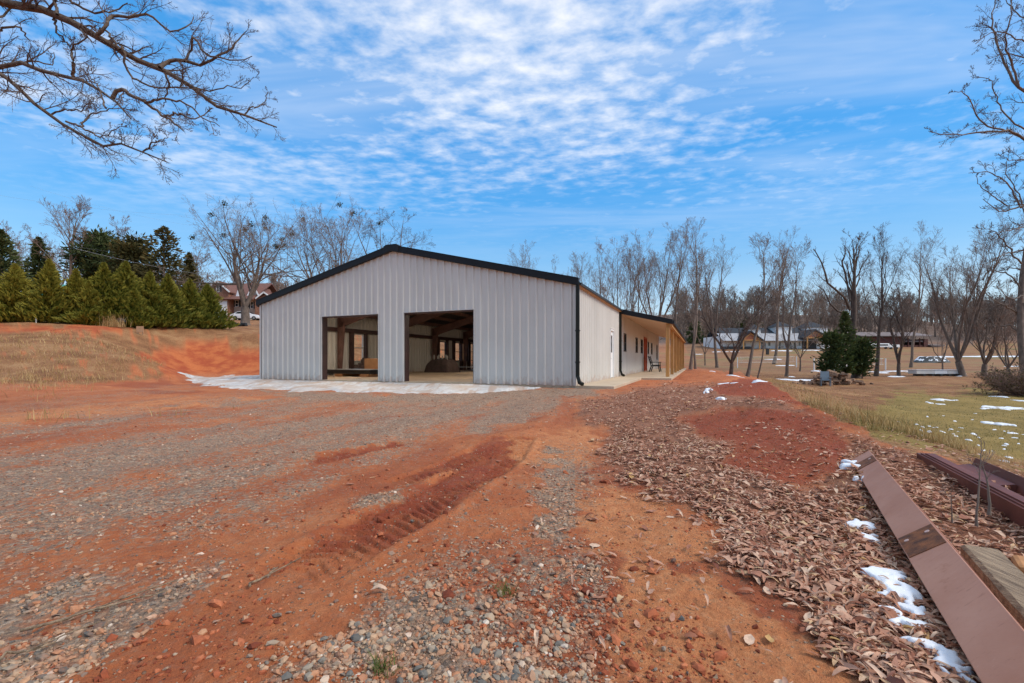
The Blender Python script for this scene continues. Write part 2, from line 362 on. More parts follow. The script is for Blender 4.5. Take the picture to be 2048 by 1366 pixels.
# ------------------------------------------------------------------ building frame (local x to the right, y back along the long side)
BP = np.array([2.125, 15.23]); BX = np.array([0.9244, -0.3813]); BY = np.array([0.3813, 0.9244]); BROT = math.atan2(BX[1], BX[0])
BW, BL, SZ = 14.8, 33.7, 0.15
def bl(x, y, z=0.0): p = BP + BX * x + BY * y; return np.array([p[0], p[1], z])
def to_local(X, Y): return (X - BP[0]) * BX[0] + (Y - BP[1]) * BX[1], (X - BP[0]) * BY[0] + (Y - BP[1]) * BY[1]

# ------------------------------------------------------------------ terrain height
def uvY(u, v, Y): return tuple(at(u, v, Y))
CP = [(0, 0.5, 0), (0, 1.5, 0), (-3, 1, 0), (3, 1, .02), (-3, 3, 0), (2, 3, .0), (0, 3, 0), (0, 6, 0), (-4, 6, 0), (-7, 5, .05), (0, 10, 0), (-5, 10, 0), (2.5, 6, .05), (3, 9, .08), (2, 12, 0.03),
      (-6, 14, 0), (-3, 13, 0), (-9, 17, .02), (5, 14, .05), (5, 20, .05), (7.5, 26, .08), (-8, -6, .1), (6, -10, -.3), (-3, -4, 0), (0, -15, 0), (-15, -15, .5), (20, -15, -.9), (-30, -20, 1),
      (-10, 8.2, .02), (-10.5, 11.5, .02), (-12, 15, .02), (-14, 19.5, .02), (-13.2, 20.2, .02), (-15.5, 22, .03), (-14.2, 24, .04)]
CP += [uvY(0, 740, 17), uvY(0, 665, 23.5), uvY(0, 649, 24.6), uvY(0, 645, 28), uvY(-200, 740, 16), uvY(-250, 655, 24), uvY(200, 740, 17.8), uvY(200, 690, 22.5), uvY(200, 655, 26), uvY(200, 648, 29),
       uvY(400, 738, 27.2), uvY(400, 700, 29.4), uvY(400, 661, 32), uvY(420, 655, 34.4), uvY(500, 710, 30), uvY(500, 672, 34), uvY(400, 754, 25.6), uvY(500, 752, 26.5), uvY(300, 655, 30), uvY(100, 657, 25), uvY(300, 720, 20.5),
       uvY(490, 650, 46), uvY(470, 637, 85), uvY(440, 640, 78), uvY(540, 641, 78), uvY(100, 640, 50), uvY(-300, 640, 45), uvY(200, 630, 90), uvY(-200, 620, 100)]
for s, a, z in [(2, 2.2, .04), (4, 4.5, .08), (8, 3, .1), (8, 11, 2.9), (20, 3, .2), (20, 10, 3.1), (35, 4, .25), (35, 12, 3.0), (8, 18, 3.6), (30, 22, 4.5), (45, 0, .3), (50, 15, 2.5)]:
    p = bl(-BW - a, s); CP.append((p[0], p[1], z))
CP += [(3.75, 3.2, .06), (4.3, 5, .1), (5.0, 7.4, .15), (7.2, 12, .15), (10.6, 19, .12), (13, 26, .1), (16, 36, .05), (4.2, 1.5, .03), (4.6, -1, 0),
       (6.3, 3, -.55), (7.2, 6, -.7), (8.6, 9, -.75), (11.2, 13, -.78), (14.5, 19, -.75), (17, 27, -.7), (7.5, 0, -.6), (9, -6, -.9),
       (12, 9, -.8), (14, 14, -.8), (20, 20, -.78), (30, 20, -.8), (16, 33, -.72), (30, 33, -.72), (19, 40, -.5), (25, 47, -.72), (45, 47, -.7), (34, 60, -.75), (60, 60, -.7), (60, 30, -.8),
       (40, 84, -.45), (58, 80, -.4), (75, 80, -.2), (15, 52, .15), (22, 60, .0), (30, 75, .2), (60, 110, 1.6), (45, 110, 1.6), (100, 105, 1.4), (68, 138, 4.4), (92, 138, 4.4), (55, 138, 4.2), (120, 148, 4.9), (150, 148, 5.0),
       (150, 100, 1.5), (20, 90, 1.4), (45, 140, 4.2), (0, 100, 3.5), (-20, 70, 4.5), (0, 60, 1.2), (-50, 120, 10), (0, 200, 14), (100, 225, 24), (60, 215, 21), (180, 225, 23), (150, 185, 11), (100, 175, 9.5), (60, 170, 8), (130, 290, 30), (220, 200, 15), (-120, 200, 14), (250, 120, 4), (250, 30, -1), (-200, 50, 9),
       (250, 300, 18), (0, 350, 18), (-250, 300, 18), (-100, -80, 2), (100, -80, -2), (0, -250, 0), (250, -200, -2), (-250, -200, 3), (0, 600, 15), (600, 300, 10), (-600, 300, 15)]
CP = np.array(CP, float)
def _kern(d2): return np.sqrt(d2 + 1.2 ** 2)
_A = _kern(((CP[:, None, :2] - CP[None, :, :2]) ** 2).sum(-1)); _n = len(CP)
_L = np.zeros((_n + 1, _n + 1)); _L[:_n, :_n] = _A - np.eye(_n) * 0.02; _L[_n, :_n] = 1; _L[:_n, _n] = 1
_W = np.linalg.solve(_L, np.concatenate([CP[:, 2], [0]]))

# the tyre track: centre line on the ground
TRK = [((-2.15, 4.2), (-1.75, 4.9), (-1.4, 5.7), .16), ((-1.08, 1.95), (-0.55, 3.3), (-0.12, 4.7), (0.06, 5.75), 0.23), ((-1.05, 3.55), (-0.62, 4.3), (-0.25, 5.2), (-0.1, 5.7), 0.16)]
def track_coords(X, Y):
    best = np.full(np.shape(X), 9.0); along = np.zeros(np.shape(X)); halfw = np.full(np.shape(X), .27); end = np.zeros(np.shape(X))
    for *pts, hw in TRK:
        L0 = 0
        for a, b in zip(pts[:-1], pts[1:]):
            a = np.array(a); b = np.array(b); e = b - a; L = np.hypot(*e); e = e / L
            t = (X - a[0]) * e[0] + (Y - a[1]) * e[1]; c = (X - a[0]) * e[1] - (Y - a[1]) * e[0]
            ok = (t >= -0.02) & (t <= L + .02) & (np.abs(c) / hw < np.abs(best) / halfw)
            best = np.where(ok, c, best); along = np.where(ok, L0 + t, along); halfw = np.where(ok, hw, halfw); L0 += L
    return best, along, halfw

def Hbase(X, Y):
    X = np.asarray(X, float); Y = np.asarray(Y, float); sh = X.shape; x = X.ravel(); y = Y.ravel(); out = np.empty(x.shape)
    for i in range(0, len(x), 20000):
        s = slice(i, i + 20000)
        out[s] = _kern((x[s, None] - CP[None, :, 0]) ** 2 + (y[s, None] - CP[None, :, 1]) ** 2) @ _W[:_n] + _W[_n]
    out = out.reshape(sh)
    lx, ly = to_local(X, Y)
    ox = np.maximum(np.maximum(-BW - lx, lx - 2.9), 0); oy = np.maximum(np.maximum(-ly, ly - BL), 0); d = np.hypot(ox, oy)
    k = sm(d, 2.2, 0.0); out = out * (1 - k) + 0.045 * k
    return out
def H(X, Y, fine=True):
    X = np.asarray(X, float); Y = np.asarray(Y, float); z = Hbase(X, Y)
    lx, ly = to_local(X, Y); inb = (lx > -BW - .3) & (lx < 2.9) & (ly > -.3) & (ly < BL + .3)
    r = np.hypot(X, Y)
    # broad lumps, larger on the bank and the clay heap
    lump = (fbm(X * .7 + 5, Y * .7, 3) - .5) * .10 + (fbm(X * 3, Y * 3 + 9, 3) - .5) * .05
    z = z + np.where(inb, 0, lump * np.clip(r / 6, .35, 1.6))
    # heap of loose red clay by the pad edge
    z = z + 0.14 * np.exp(-(((X - 4.35) / 1.0) ** 2 + ((Y - 7.0) / 1.6) ** 2)) * (0.2 + 1.5 * fbm(X * 3.2, Y * 3.2, 4)) + 0.22 * np.exp(-(((X - 7.6) / 1.5) ** 2 + ((Y - 13.5) / 2.6) ** 2)) * (0.5 + fbm(X * 1.5, Y * 1.5, 3))
    # long shallow ruts that follow the drive
    q = X * .97 - Y * .22
    z = z + np.where(inb, 0, (vnoise(q * 2.6, Y * .25 + 3) - .5) * .045 * sm(r, 1.0, 3.0) * sm(r, 26, 12))
    c, a, hw = track_coords(X, Y); inside = sm(np.abs(c) / hw, 1.18, .85) * sm(a, .0, .35)
    wear = sm(fbm(a * 2.1 + 4, c * 5 + 7, 2), .18, .44)
    tread = np.clip(np.sin((a + np.abs(c) * .5 + .05 * (vnoise(a * 4, c * 7 + 3) - .5)) / .085 * 2 * math.pi) * 2.2, -1, 1) * .011 * (.6 + .8 * vnoise(a * 9, c * 14))
    z = z + inside * (-.020 * (.5 + wear) + tread * wear) + .012 * sm(a, .0, .7) * sm(np.abs(np.abs(c) / hw - 1.22), .25, 0)
    if fine: z = z + np.where(inb, 0, (fbm(X * 11, Y * 11, 3) - .5) * .022 + (fbm(X * 34, Y * 34, 2) - .5) * .012 * sm(r, 9, 3))
    return z
def ground_pt(u, Y, off=0.0):
    x = (u - 1024) / F * Y; return np.array([x, Y, float(H(np.array([x]), np.array([Y]), False)[0]) + off])

# ------------------------------------------------------------------ where each kind of ground lies
LITTER = [(1150, 800), (1230, 783), (1330, 765), (1450, 765), (1560, 775), (1640, 835), (1760, 885), (1900, 920), (2048, 990), (2300, 1080), (2300, 1600), (1830, 1600), (1770, 1366), (1650, 1310),
          (1530, 1210), (1395, 1125), (1440, 1065), (1330, 1010), (1240, 965), (1165, 905), (1215, 870), (1150, 835)]
HEAP = [(1350, 838), (1440, 818), (1560, 815), (1640, 835), (1700, 880), (1695, 945), (1600, 965), (1500, 955), (1430, 925), (1480, 900), (1400, 868)]
HEAP2 = [(1480, 755), (1560, 765), (1620, 815), (1540, 800), (1440, 790), (1420, 775)]
SAND = [(1180, 985), (1330, 1000), (1440, 1050), (1390, 1125), (1500, 1200), (1640, 1310), (1740, 1366), (1800, 1500), (1190, 1500), (1230, 1250), (1240, 1120), (1130, 1040)]
SAND2 = [(0, 828), (180, 805), (420, 790), (560, 795), (470, 815), (250, 830), (60, 850), (-200, 870), (-200, 840)]
SAND3 = [(1030, 880), (1170, 850), (1210, 880), (1180, 930), (1240, 980), (1120, 1010), (1020, 960)]
GRAV1 = [(520, 1400), (620, 1290), (760, 1170), (870, 1095), (1010, 1060), (1140, 1085), (1200, 1140), (1235, 1220), (1180, 1300), (1190, 1500), (500, 1500)]
GRAV2 = [(-300, 860), (250, 825), (560, 795), (900, 785), (1200, 778), (1130, 830), (1000, 850), (860, 900), (700, 960), (560, 1060), (300, 1130), (0, 1260), (-300, 1330)]
GRAV3 = [(700, 1012), (760, 985), (865, 978), (850, 1002), (760, 1018)]
GRAV4 = [(520, 780), (800, 790), (1070, 778), (1180, 776), (1200, 790), (1050, 800), (800, 806), (600, 800)]
GRAV5 = [(1060, 955), (1110, 900), (1180, 905), (1190, 1000), (1160, 1060), (1080, 1060)]
GRAV6 = [(-400, 1500), (-300, 1290), (150, 1130), (420, 1040), (520, 1060), (420, 1190), (250, 1290), (100, 1400)]
CUT1 = [(-400, 646), (0, 652), (170, 652), (330, 656), (260, 659), (150, 660), (0, 664), (-400, 672)]
CUT2 = [(275, 712), (350, 700), (420, 690), (530, 700), (530, 757), (370, 757), (300, 745), (330, 728)]
PAD_EDGE = [(1370, 700), (1400, 737), (1480, 745), (1540, 765), (1620, 815), (1700, 845), (1770, 885), (1880, 915), (2048, 985), (2400, 1150), (2400, 600), (1370, 600)]
GREEN = [(1690, 850), (1800, 790), (2048, 775), (2300, 780), (2300, 1000), (2048, 925), (1850, 885)]
STRIP = [(1755, 868), (1800, 880), (1880, 904), (1872, 912), (1790, 890)]
def gs(d, soft, n): return sm(d + (n - .5) * soft * 3.2, soft * .6, -soft * .6)
def masks(X, Y, Z):
    Yc = np.maximum(Y, .25); U = 1024 + X / Yc * F; V = HV - (Z - CZ) / Yc * F; back = Y < .3
    U = np.where(back, 9e4, U); r = np.hypot(X, Y)
    n1 = fbm(X * 1.7, Y * 1.7, 4); n2 = fbm(X * 5 + 3, Y * 5, 4); n3 = fbm(X * .5 + 8, Y * .5, 3); fr = np.clip((V - 700) / 300, .12, 1)
    m = {}
    q = X * .97 - Y * .22; band = fbm(q * 1.55 + 2, Y * .22, 4); band2 = fbm(q * 4 + 9, Y * .5, 3)
    out = sdf(PAD_EDGE, U, V); lawn = gs(out, 10 * fr + 2, n2)
    bank = sm(Z - .02 + (n1 - .5) * .3, .05, .30) * (X < 1) * (Y > 0)
    bank = np.maximum(bank, (Y > 40) * (X < 12))
    m['litter'] = gs(sdf(LITTER, U, V) + 14 * fr, 44 * fr, n2 * .6 + n1 * .4)
    heap = np.maximum(gs(sdf(HEAP, U, V), 34 * fr, n2 * .5 + n1 * .5), gs(sdf(HEAP2, U, V), 14 * fr, n1)); m['litter'] = m['litter'] * (1 - heap)
    m['heap'] = heap
    sand = np.maximum.reduce([gs(sdf(SAND, U, V), 60 * fr, n2), .85 * gs(sdf(SAND2, U, V), 30 * fr, n1), .7 * gs(sdf(SAND3, U, V), 40 * fr, n2)])
    sand = sand * (.55 + .45 * sm(n1, .3, .6))
    g = np.maximum.reduce([gs(sdf(GRAV1, U, V), 80 * fr, n2) * (.30 + .6 * sm(n2 * .6 + n1 * .4, .40, .60)), .95 * gs(sdf(GRAV3, U, V), 14 * fr, n2), .9 * gs(sdf(GRAV4, U, V), 8 * fr + 4, n2), .8 * gs(sdf(GRAV5, U, V), 40 * fr, n2),
                           gs(sdf(GRAV2, U, V), 40 * fr, n1) * (.24 + .60 * sm(band * .6 + band2 * .2 + n2 * .2, .38, .64)), gs(sdf(GRAV6, U, V), 50 * fr, n1) * sm(band, .38, .55),
                           .34 * sm(band, .5, .66) * (U < 1250)])
    c, a, hw = track_coords(X, Y); trk = sm(np.abs(c) / hw + (n2 - .5) * 1.6, 1.4, .8) * sm(a + (n1 - .5) * .8, .0, .6)
    g = g * (1 - .85 * trk) * (1 - m['litter'] * .8) * (1 - heap) * (1 - .8 * sand * (U > 1150))
    m['gravel'] = np.clip(g, 0, 1) * (1 - lawn) * (1 - bank)
    m['wet'] = np.clip(np.maximum.reduce([.9 * heap * (.55 + .6 * n1), .70 * trk * (.5 + n2), .5 * sm(1 - band, .50, .68) * (r < 13) * (U < 1150), .5 * m['litter'], .6 * sm(n3, .58, .72)]), 0, 1) * (1 - lawn)
    cut = np.maximum(gs(sdf(CUT1, U, V), 5, n1), gs(sdf(CUT2, U, V), 9, n1)) * (X < 1)
    m['straw'] = np.clip(np.maximum(lawn, bank * (1 - .93 * cut) * (.75 + .25 * n1)), 0, 1) * (1 - .8 * sm(n2 * .6 + n1 * .4, .54, .70) * (bank > .05))
    m['cut'] = cut * bank
    m['sand'] = np.clip(np.maximum(sand, gs(sdf(STRIP, U, V), 4, n2)), 0, 1)
    m['green'] = np.clip(gs(sdf(GREEN, U, V), 22, n1) * .9 + lawn * .25 * sm(n3, .4, .6), 0, 1) * lawn
    m['wood'] = sm(Y + (n1 - .5) * 14, 148, 162)
    m['straw'] = m['straw'] * (1 - sm(Y, 152, 164))
    m['meadow'] = sm(Y, 165, 150) * sm(Y, 52, 64) * (X > 5) * (.55 + .5 * n3)
    return m

# ------------------------------------------------------------------ ground sheet: dense near the camera, coarse far off and behind
fa = np.radians(np.arange(-56, 56.01, .2)); ba = np.radians(np.arange(62, 299, 7.0)); ang = np.concatenate([fa, ba])
inv = np.concatenate([np.linspace(1 / .9, 1 / 1.5, 70, endpoint=False), np.linspace(1 / 1.5, 1 / 6, 300, endpoint=False), np.linspace(1 / 6, 1 / 60, 120, endpoint=False)])
rad = np.concatenate([1 / inv, np.geomspace(60, 900, 46)])
R_, A_ = np.meshgrid(rad, ang, indexing='ij'); GX = R_ * np.sin(A_); GY = R_ * np.cos(A_); GZ = H(GX, GY)
nr, na = GX.shape
V = np.stack([GX, GY, GZ], -1).reshape(-1, 3); V = np.vstack([V, [[0, 0, 0.0]]])
i = np.arange(nr - 1)[:, None] * na; j = np.arange(na)[None, :]; jn = (j + 1) % na
Q = np.stack([i + j, i + na + j, i + na + jn, i + jn], -1).reshape(-1, 4)[:, ::-1]
Tc = np.stack([np.full(na, len(V) - 1), np.arange(na), (np.arange(na) + 1) % na], -1)[:, ::-1]
gm = masks(GX, GY, GZ); ga = {k: np.append(a.ravel(), 0.0) for k, a in gm.items()}

def ground_mat():
    m, t, b = material('ground_red_clay'); co = t.n('ShaderNodeTexCoord').outputs['Object']
    nA = t.noise(co, 1.3, 8, 0.62); nB = t.noise(co, 14, 8, 0.7); nC = t.noise(co, 70, 5, 0.7)
    clay = t.ramp(t.math('ADD', t.math('MULTIPLY', nA, .55), t.math('MULTIPLY', nB, .45)), [(.30, (.30, .072, .026)), (.5, (.46, .140, .050)), (.72, (.57, .23, .095))])
    wet = t.ramp(nB, [(.3, (.20, .040, .017)), (.7, (.35, .075, .031))])
    col = t.mix(t.sstep(t.math('ADD', t.attr('wet'), t.math('MULTIPLY', t.math('SUBTRACT', nB, .5), .9)), .25, .85), clay, wet)
    sand = t.ramp(t.math('ADD', t.math('MULTIPLY', nB, .6), t.math('MULTIPLY', nC, .4)), [(.32, (.40, .125, .046)), (.52, (.57, .215, .082)), (.7, (.67, .325, .15))])
    col = t.mix(t.sstep(t.math('ADD', t.attr('sand'), t.math('MULTIPLY', t.math('SUBTRACT', nB, .5), .7)), .2, .8), col, sand)
    # litter floor under the leaves
    lit = t.ramp(nC, [(.3, (.17, .075, .045)), (.7, (.36, .19, .115))]); col = t.mix(t.math('MULTIPLY', t.attr('litter'), .75), col, lit)
    # gravel: crushed stones in two sizes
    vo = t.n('ShaderNodeTexVoronoi', i_Vector=co, i_Scale=38.0); vs = t.n('ShaderNodeSeparateColor', i_Color=vo.outputs['Color'])
    vo2 = t.n('ShaderNodeTexVoronoi', i_Vector=co, i_Scale=85.0); vs2 = t.n('ShaderNodeSeparateColor', i_Color=vo2.outputs['Color'])
    st = [(0.0, (.06, .055, .05)), (.3, (.18, .155, .125)), (.5, (.36, .27, .185)), (.68, (.40, .18, .09)), (.85, (.54, .39, .26)), (1.0, (.66, .54, .42))]
    gcol = t.mix(.5, t.ramp(vs.outputs[0], st), t.ramp(vs2.outputs[0], st))
    far = t.noise(t.mapping(co, (1, 1, 1)), 5, 6, .7); gcol = t.mix(.28, gcol, t.ramp(far, [(.35, (.25, .165, .105)), (.65, (.47, .31, .19))]))
    gf = t.sstep(t.math('ADD', t.attr('gravel'), t.math('MULTIPLY', t.math('SUBTRACT', t.math('ADD', t.math('MULTIPLY', nB, .5), t.math('MULTIPLY', vs.outputs[1], .5)), .5), 1.25)), .12, .85)
    col = t.mix(t.math('MULTIPLY', gf, .92), col, gcol)
    # dry grass, green grass
    sn = t.noise(t.mapping(co, (1, 1, .6)), 22, 6, .75); sn2 = t.noise(co, .9, 6, .6)
    straw = t.ramp(t.math('ADD', t.math('MULTIPLY', sn, .6), t.math('MULTIPLY', sn2, .4)), [(.38, (.12, .050, .022)), (.5, (.28, .125, .050)), (.62, (.43, .25, .115))])
    col = t.mix(t.sstep(t.math('ADD', t.attr('straw'), t.math('MULTIPLY', t.math('SUBTRACT', sn, .5), .9)), .2, .75), col, straw)
    grn = t.ramp(t.math('ADD', t.math('MULTIPLY', sn, .5), t.math('MULTIPLY', sn2, .5)), [(.34, (.16, .11, .026)), (.55, (.29, .195, .055)), (.7, (.42, .27, .10))])
    col = t.mix(t.sstep(t.math('ADD', t.attr('green'), t.math('MULTIPLY', t.math('SUBTRACT', sn2, .5), .9)), .1, .9), col, grn)
    pe_ = t.n('ShaderNodeTexVoronoi', i_Vector=co, i_Scale=48.0, i_Randomness=1.0); ps = t.n('ShaderNodeSeparateColor', i_Color=pe_.outputs['Color'])
    pf = t.math('MULTIPLY', t.sstep(ps.outputs[0], .70, .74), t.sstep(pe_.outputs['Distance'], .34, .22)); pf = t.math('MULTIPLY', pf, t.math('SUBTRACT', 1.0, t.attr('straw'), clamp=True))
    col = t.mix(t.math('MULTIPLY', pf, .8), col, t.ramp(ps.outputs[1], [(0, (.10, .055, .035)), (.4, (.30, .20, .13)), (.7, (.46, .27, .15)), (1, (.56, .42, .30))]))
    md = t.ramp(t.noise(t.mapping(co, (.5, 1, 1)), .12, 7, .65), [(.38, (.19, .090, .046)), (.52, (.29, .155, .075)), (.62, (.175, .150, .055))]); col = t.mix(t.math('MULTIPLY', t.attr('meadow'), .9), col, md)
    cut = t.ramp(nB, [(.3, (.42, .10, .030)), (.7, (.58, .185, .060))]); cut = t.mix(t.sstep(nA, .38, .62), (.36, .072, .026, 1), cut)
    col = t.mix(t.attr('cut'), col, cut)
    wd = t.ramp(nA, [(.3, (.15, .098, .072)), (.7, (.25, .175, .130))]); col = t.mix(t.attr('wood'), col, wd)
    t.set(b.inputs['Base Color'], col); b.inputs['Roughness'].default_value = .9; b.inputs['Specular IOR Level'].default_value = .25
    h = t.math('ADD', t.math('MULTIPLY', nC, .7), t.math('MULTIPLY', nB, .8)); h = t.math('ADD', h, t.math('MULTIPLY', pf, .5)); h = t.math('ADD', h, t.math('MULTIPLY', t.math('MULTIPLY', gf, t.math('SUBTRACT', .6, vo.outputs['Distance'])), .9))
    t.set(b.inputs['Normal'], t.n('ShaderNodeBump', i_Strength=.95, i_Distance=.03, i_Height=h))
    return m
ground = np_mesh('ground', V, [Q, Tc], ground_mat(), smooth=True, attrs=ga); ground['kind'] = 'structure'
ground['label'] = 'red clay and gravel yard, grassy bank, lawn and meadow'

# ------------------------------------------------------------------ the metal building
EZ, RZ = 3.53, 5.32; SLOPE = (RZ - EZ) / (BW / 2)
bld = empty('metal_building', bl(0, 0, 0), BROT)
tag(bld, 'long grey metal building with black roof trim, two open garage bays and a side porch', 'building')

def rib_line(L, n):
    """break points (a, depth, panel) of a ribbed sheet wall of length L made of n panels"""
    out = []; pw = L / n; p = pw / 3
    for k in range(n):
        pts = []
        for r in range(3):
            o = k * pw + r * p
            pts += [(o, 0.0), (o + .090, 0.0), (o + .130, .056), (o + .176, .056), (o + .216, 0.0)]
        pts.append(((k + 1) * pw, 0.0)); out.append(pts)
    return out
def ribbed_wall(place, L, n, top, openings, mat_panel, frame_fn):
    """place(a, depth, z) -> local point; one wall part with a sheet panel as a sub-part each"""
    fr = frame_fn(); w_ = fr
    for k, pts in enumerate(rib_line(L, n)):
        a0, a1 = pts[0][0], pts[-1][0]; A = [p[0] for p in pts]; D = [p[1] for p in pts]
        cuts = sorted(set(A + [c for o in openings for c in o[:2] if a0 < c < a1]))
        V = []; Fc = []; rowid = []; split = True
        for c0, c1 in zip(cuts[:-1], cuts[1:]):
            mid = (c0 + c1) / 2; d0 = float(np.interp(c0, A, D)); d1 = float(np.interp(c1, A, D))
            segs = [(SZ - .03, None)]
            for o in openings:
                if o[0] < mid < o[1]:
                    new = []
                    for s0, s1 in segs:
                        if o[2] > s0 + .02: new.append((s0, o[2]))
                        new.append((o[3], s1))
                    segs = new
            split = split and len(segs) > 1
            for si_, (s0, s1) in enumerate(segs):
                rowid.append(si_); za = (s1 if s1 is not None else top(c0)); zb = (s1 if s1 is not None else top(c1)); b = len(V)
                V += [place(c0, d0, s0), place(c1, d1, s0), place(c1, d1, zb), place(c0, d0, za)]; Fc.append((b, b + 1, b + 2, b + 3))
        Fc = np.array(Fc); rowid = np.array(rowid)
        for part in ((rowid == 0), (rowid > 0)) if split else (np.ones(len(Fc), bool),):
            fs = Fc[part]; us, iv_ = np.unique(fs, return_inverse=True); np_mesh('wall_panel', np.array(V)[us], iv_.reshape(fs.shape), mat_panel, w_)
    return w_

gable = lambda a: EZ + min(a, BW - a) * SLOPE
DOORS = [(3.80, 6.89, SZ - .2, 2.86), (8.12, 11.12, SZ - .2, 2.86)]
def front_frame():
    b = MB()
    for d in DOORS:       # jamb columns and header of each bay, dark primer with a thin bright edge trim
        for x in (d[0], d[1]):
            s = 1 if x == d[0] else -1; b.box(*sorted((-x - s * .002, -x - s * .05)), .004, .26, SZ, 2.86)
        b.box(-d[1] + .05, -d[0] - .05, .004, .26, 2.80, 2.858)
    for z in (1.15, 2.2, 3.3):
        for x0, x1 in ((-3.80 + .0, -.15), (-8.12, -6.89), (-14.65, -11.12)):
            if z < 3: b.box(x0, x1, .03, .22, z, z + .06)
        if z > 3: b.box(-14.65, -.15, .03, .22, z, z + .06)
    return b.build('wall', M['primer_dark'], bld)
ribbed_wall(lambda a, d, z: (-a, -d, z), BW, 16, gable, DOORS, M['panel'], front_frame)
tr = MB()
for d in DOORS:
    tr.box(-d[0] - .004, -d[0] + .022, -.045, .004, SZ, 2.875); tr.box(-d[1] - .022, -d[1] + .004, -.045, .004, SZ, 2.875); tr.box(-d[1] + .004, -d[0] - .004, -.045, .004, 2.845, 2.868)
tr.build('door_opening_trim', M['offwhite'], bld)

def s_of(u): k = (u - 1024) / F; return (15.23 * k - 2.125) / (.3813 - .9244 * k)
WIN_R = [(10.25, 11.3, 1.45, 2.46), (15.3, 16.4, 1.45, 2.46), (18.2, 19.4, 1.45, 2.46), (22.7, 23.8, 1.45, 2.46), (25.5, 26.8, 1.45, 2.46), (30.8, 32.0, 1.0, 2.46)]
MAND = (6.30, 7.22, SZ - .1, 2.46); OD = (19.95, 21.9, SZ - .1, 2.70)
def girts(x, lo=.3, hi=BL - .3, cuts=()):
    def f():
        b = MB()
        for z in (1.1, 2.56): b.box(*sorted((x[0], x[1])), lo, hi, z, z + .2 if z > 2 else z + .05)
        return b.build('wall', M['primer_dark'], bld)
    return f
def r_frame():
    b = MB(); b.box(-.22, -.03, .3, BL - .3, 2.72, 2.92); b.box(-.2, -.03, .3, 6.2, 1.1, 1.15); return b.build('wall', M['primer_dark'], bld)
ribbed_wall(lambda a, d, z: (d, a, z), BL, 36, lambda a: EZ, WIN_R + [MAND, OD], M['panel'], r_frame)
WIN_L = [(5.9, 6.85, .9, 2.52), (15.3, 16.4, 1.1, 2.43), (17.7, 18.75, .9, 2.42), (18.95, 20.0, .9, 2.42), (20.35, 21.2, SZ, 2.45)]
def l_frame():
    b = MB(); b.box(-BW + .03, -BW + .22, .3, BL - .3, 2.56, 2.78)
    for w0, w1, z0, z1 in WIN_L:
        b.box(-BW + .03, -BW + .2, w0 - .26, w0 - .012, SZ, 2.56); b.box(-BW + .03, -BW + .2, w1 + .012, w1 + .2, SZ, 2.56)
    return b.build('wall', M['primer_dark'], bld)
ribbed_wall(lambda a, d, z: (-BW - d, a, z), BL, 36, lambda a: EZ, WIN_L, M['panel'], l_frame)
ribbed_wall(lambda a, d, z: (-a, BL + d, z), BW, 16, gable, [], M['panel'], lambda: MB().box(-14.6, -.2, BL - .22, BL - .03, 2.2, 2.4).build('wall', M['primer_dark'], bld))
pt = MB()
pt.prism([(-14.55, SZ), (-.25, SZ), (-.25, EZ - .15), (-7.4, RZ - .3), (-14.55, EZ - .15)], 'y', 22.2, 22.32); pt.build('partition', M['interior'], bld)

# slabs
MB().box(-BW, -.0, 0.0, BL, -.4, SZ - .004).build('floor_slab', M['floor'], bld)
MB().box(.002, 1.3, -.06, 7.45, -.35, SZ - .008).build('walkway', M['concrete'], bld, bevel=.012)
MB().box(.002, 2.66, 7.454, BL + .2, -.35, SZ - .006).build('porch_floor', M['concrete'], bld, bevel=.012)

# roof: two slopes and the porch slope carried on
def roof_sheet(name, x0, z0, x1, z1, y0, y1, mat):
    b = MB(); n = max(1, int((y1 - y0) / .4))
    b.prism([(x0, z0), (x1, z1), (x1, z1 + .04), (x0, z0 + .04)], 'y', y0, y1)
    for k in range(n + 1):
        y = y0 + .02 + k * (y1 - y0 - .09) / max(n, 1)
        b.prism([(x0, z0 + .042), (x1, z1 + .042), (x1, z1 + .075), (x0, z0 + .075)], 'y', y, y + .045)
    return b.build(name, mat, bld)
roof_sheet('roof', -BW - .16, EZ + .03 - .16 * SLOPE, -7.4, RZ + .03, -.06, BL + .1, M['roofm'])
roof_sheet('roof', .16, EZ + .05 - .16 * SLOPE + .0, -7.397, RZ + .03, -.06, 8.92, M['roofm'])
roof_sheet('roof', .02, EZ + .05, -7.397, RZ + .03, 8.925, BL + .1, M['roofm'])
PZ0, PZ1 = 3.55, 2.90
roof_sheet('porch_roof', .022, PZ0, 2.62, PZ1, 8.98, BL + .1, M['roofm'])
MB().prism([(-7.7, RZ + .06), (-7.4, RZ + .135), (-7.1, RZ + .06), (-7.1, RZ + .02), (-7.4, RZ + .09), (-7.7, RZ + .02)], 'y', .0, BL + .1).build('ridge_cap', M['black'], bld)
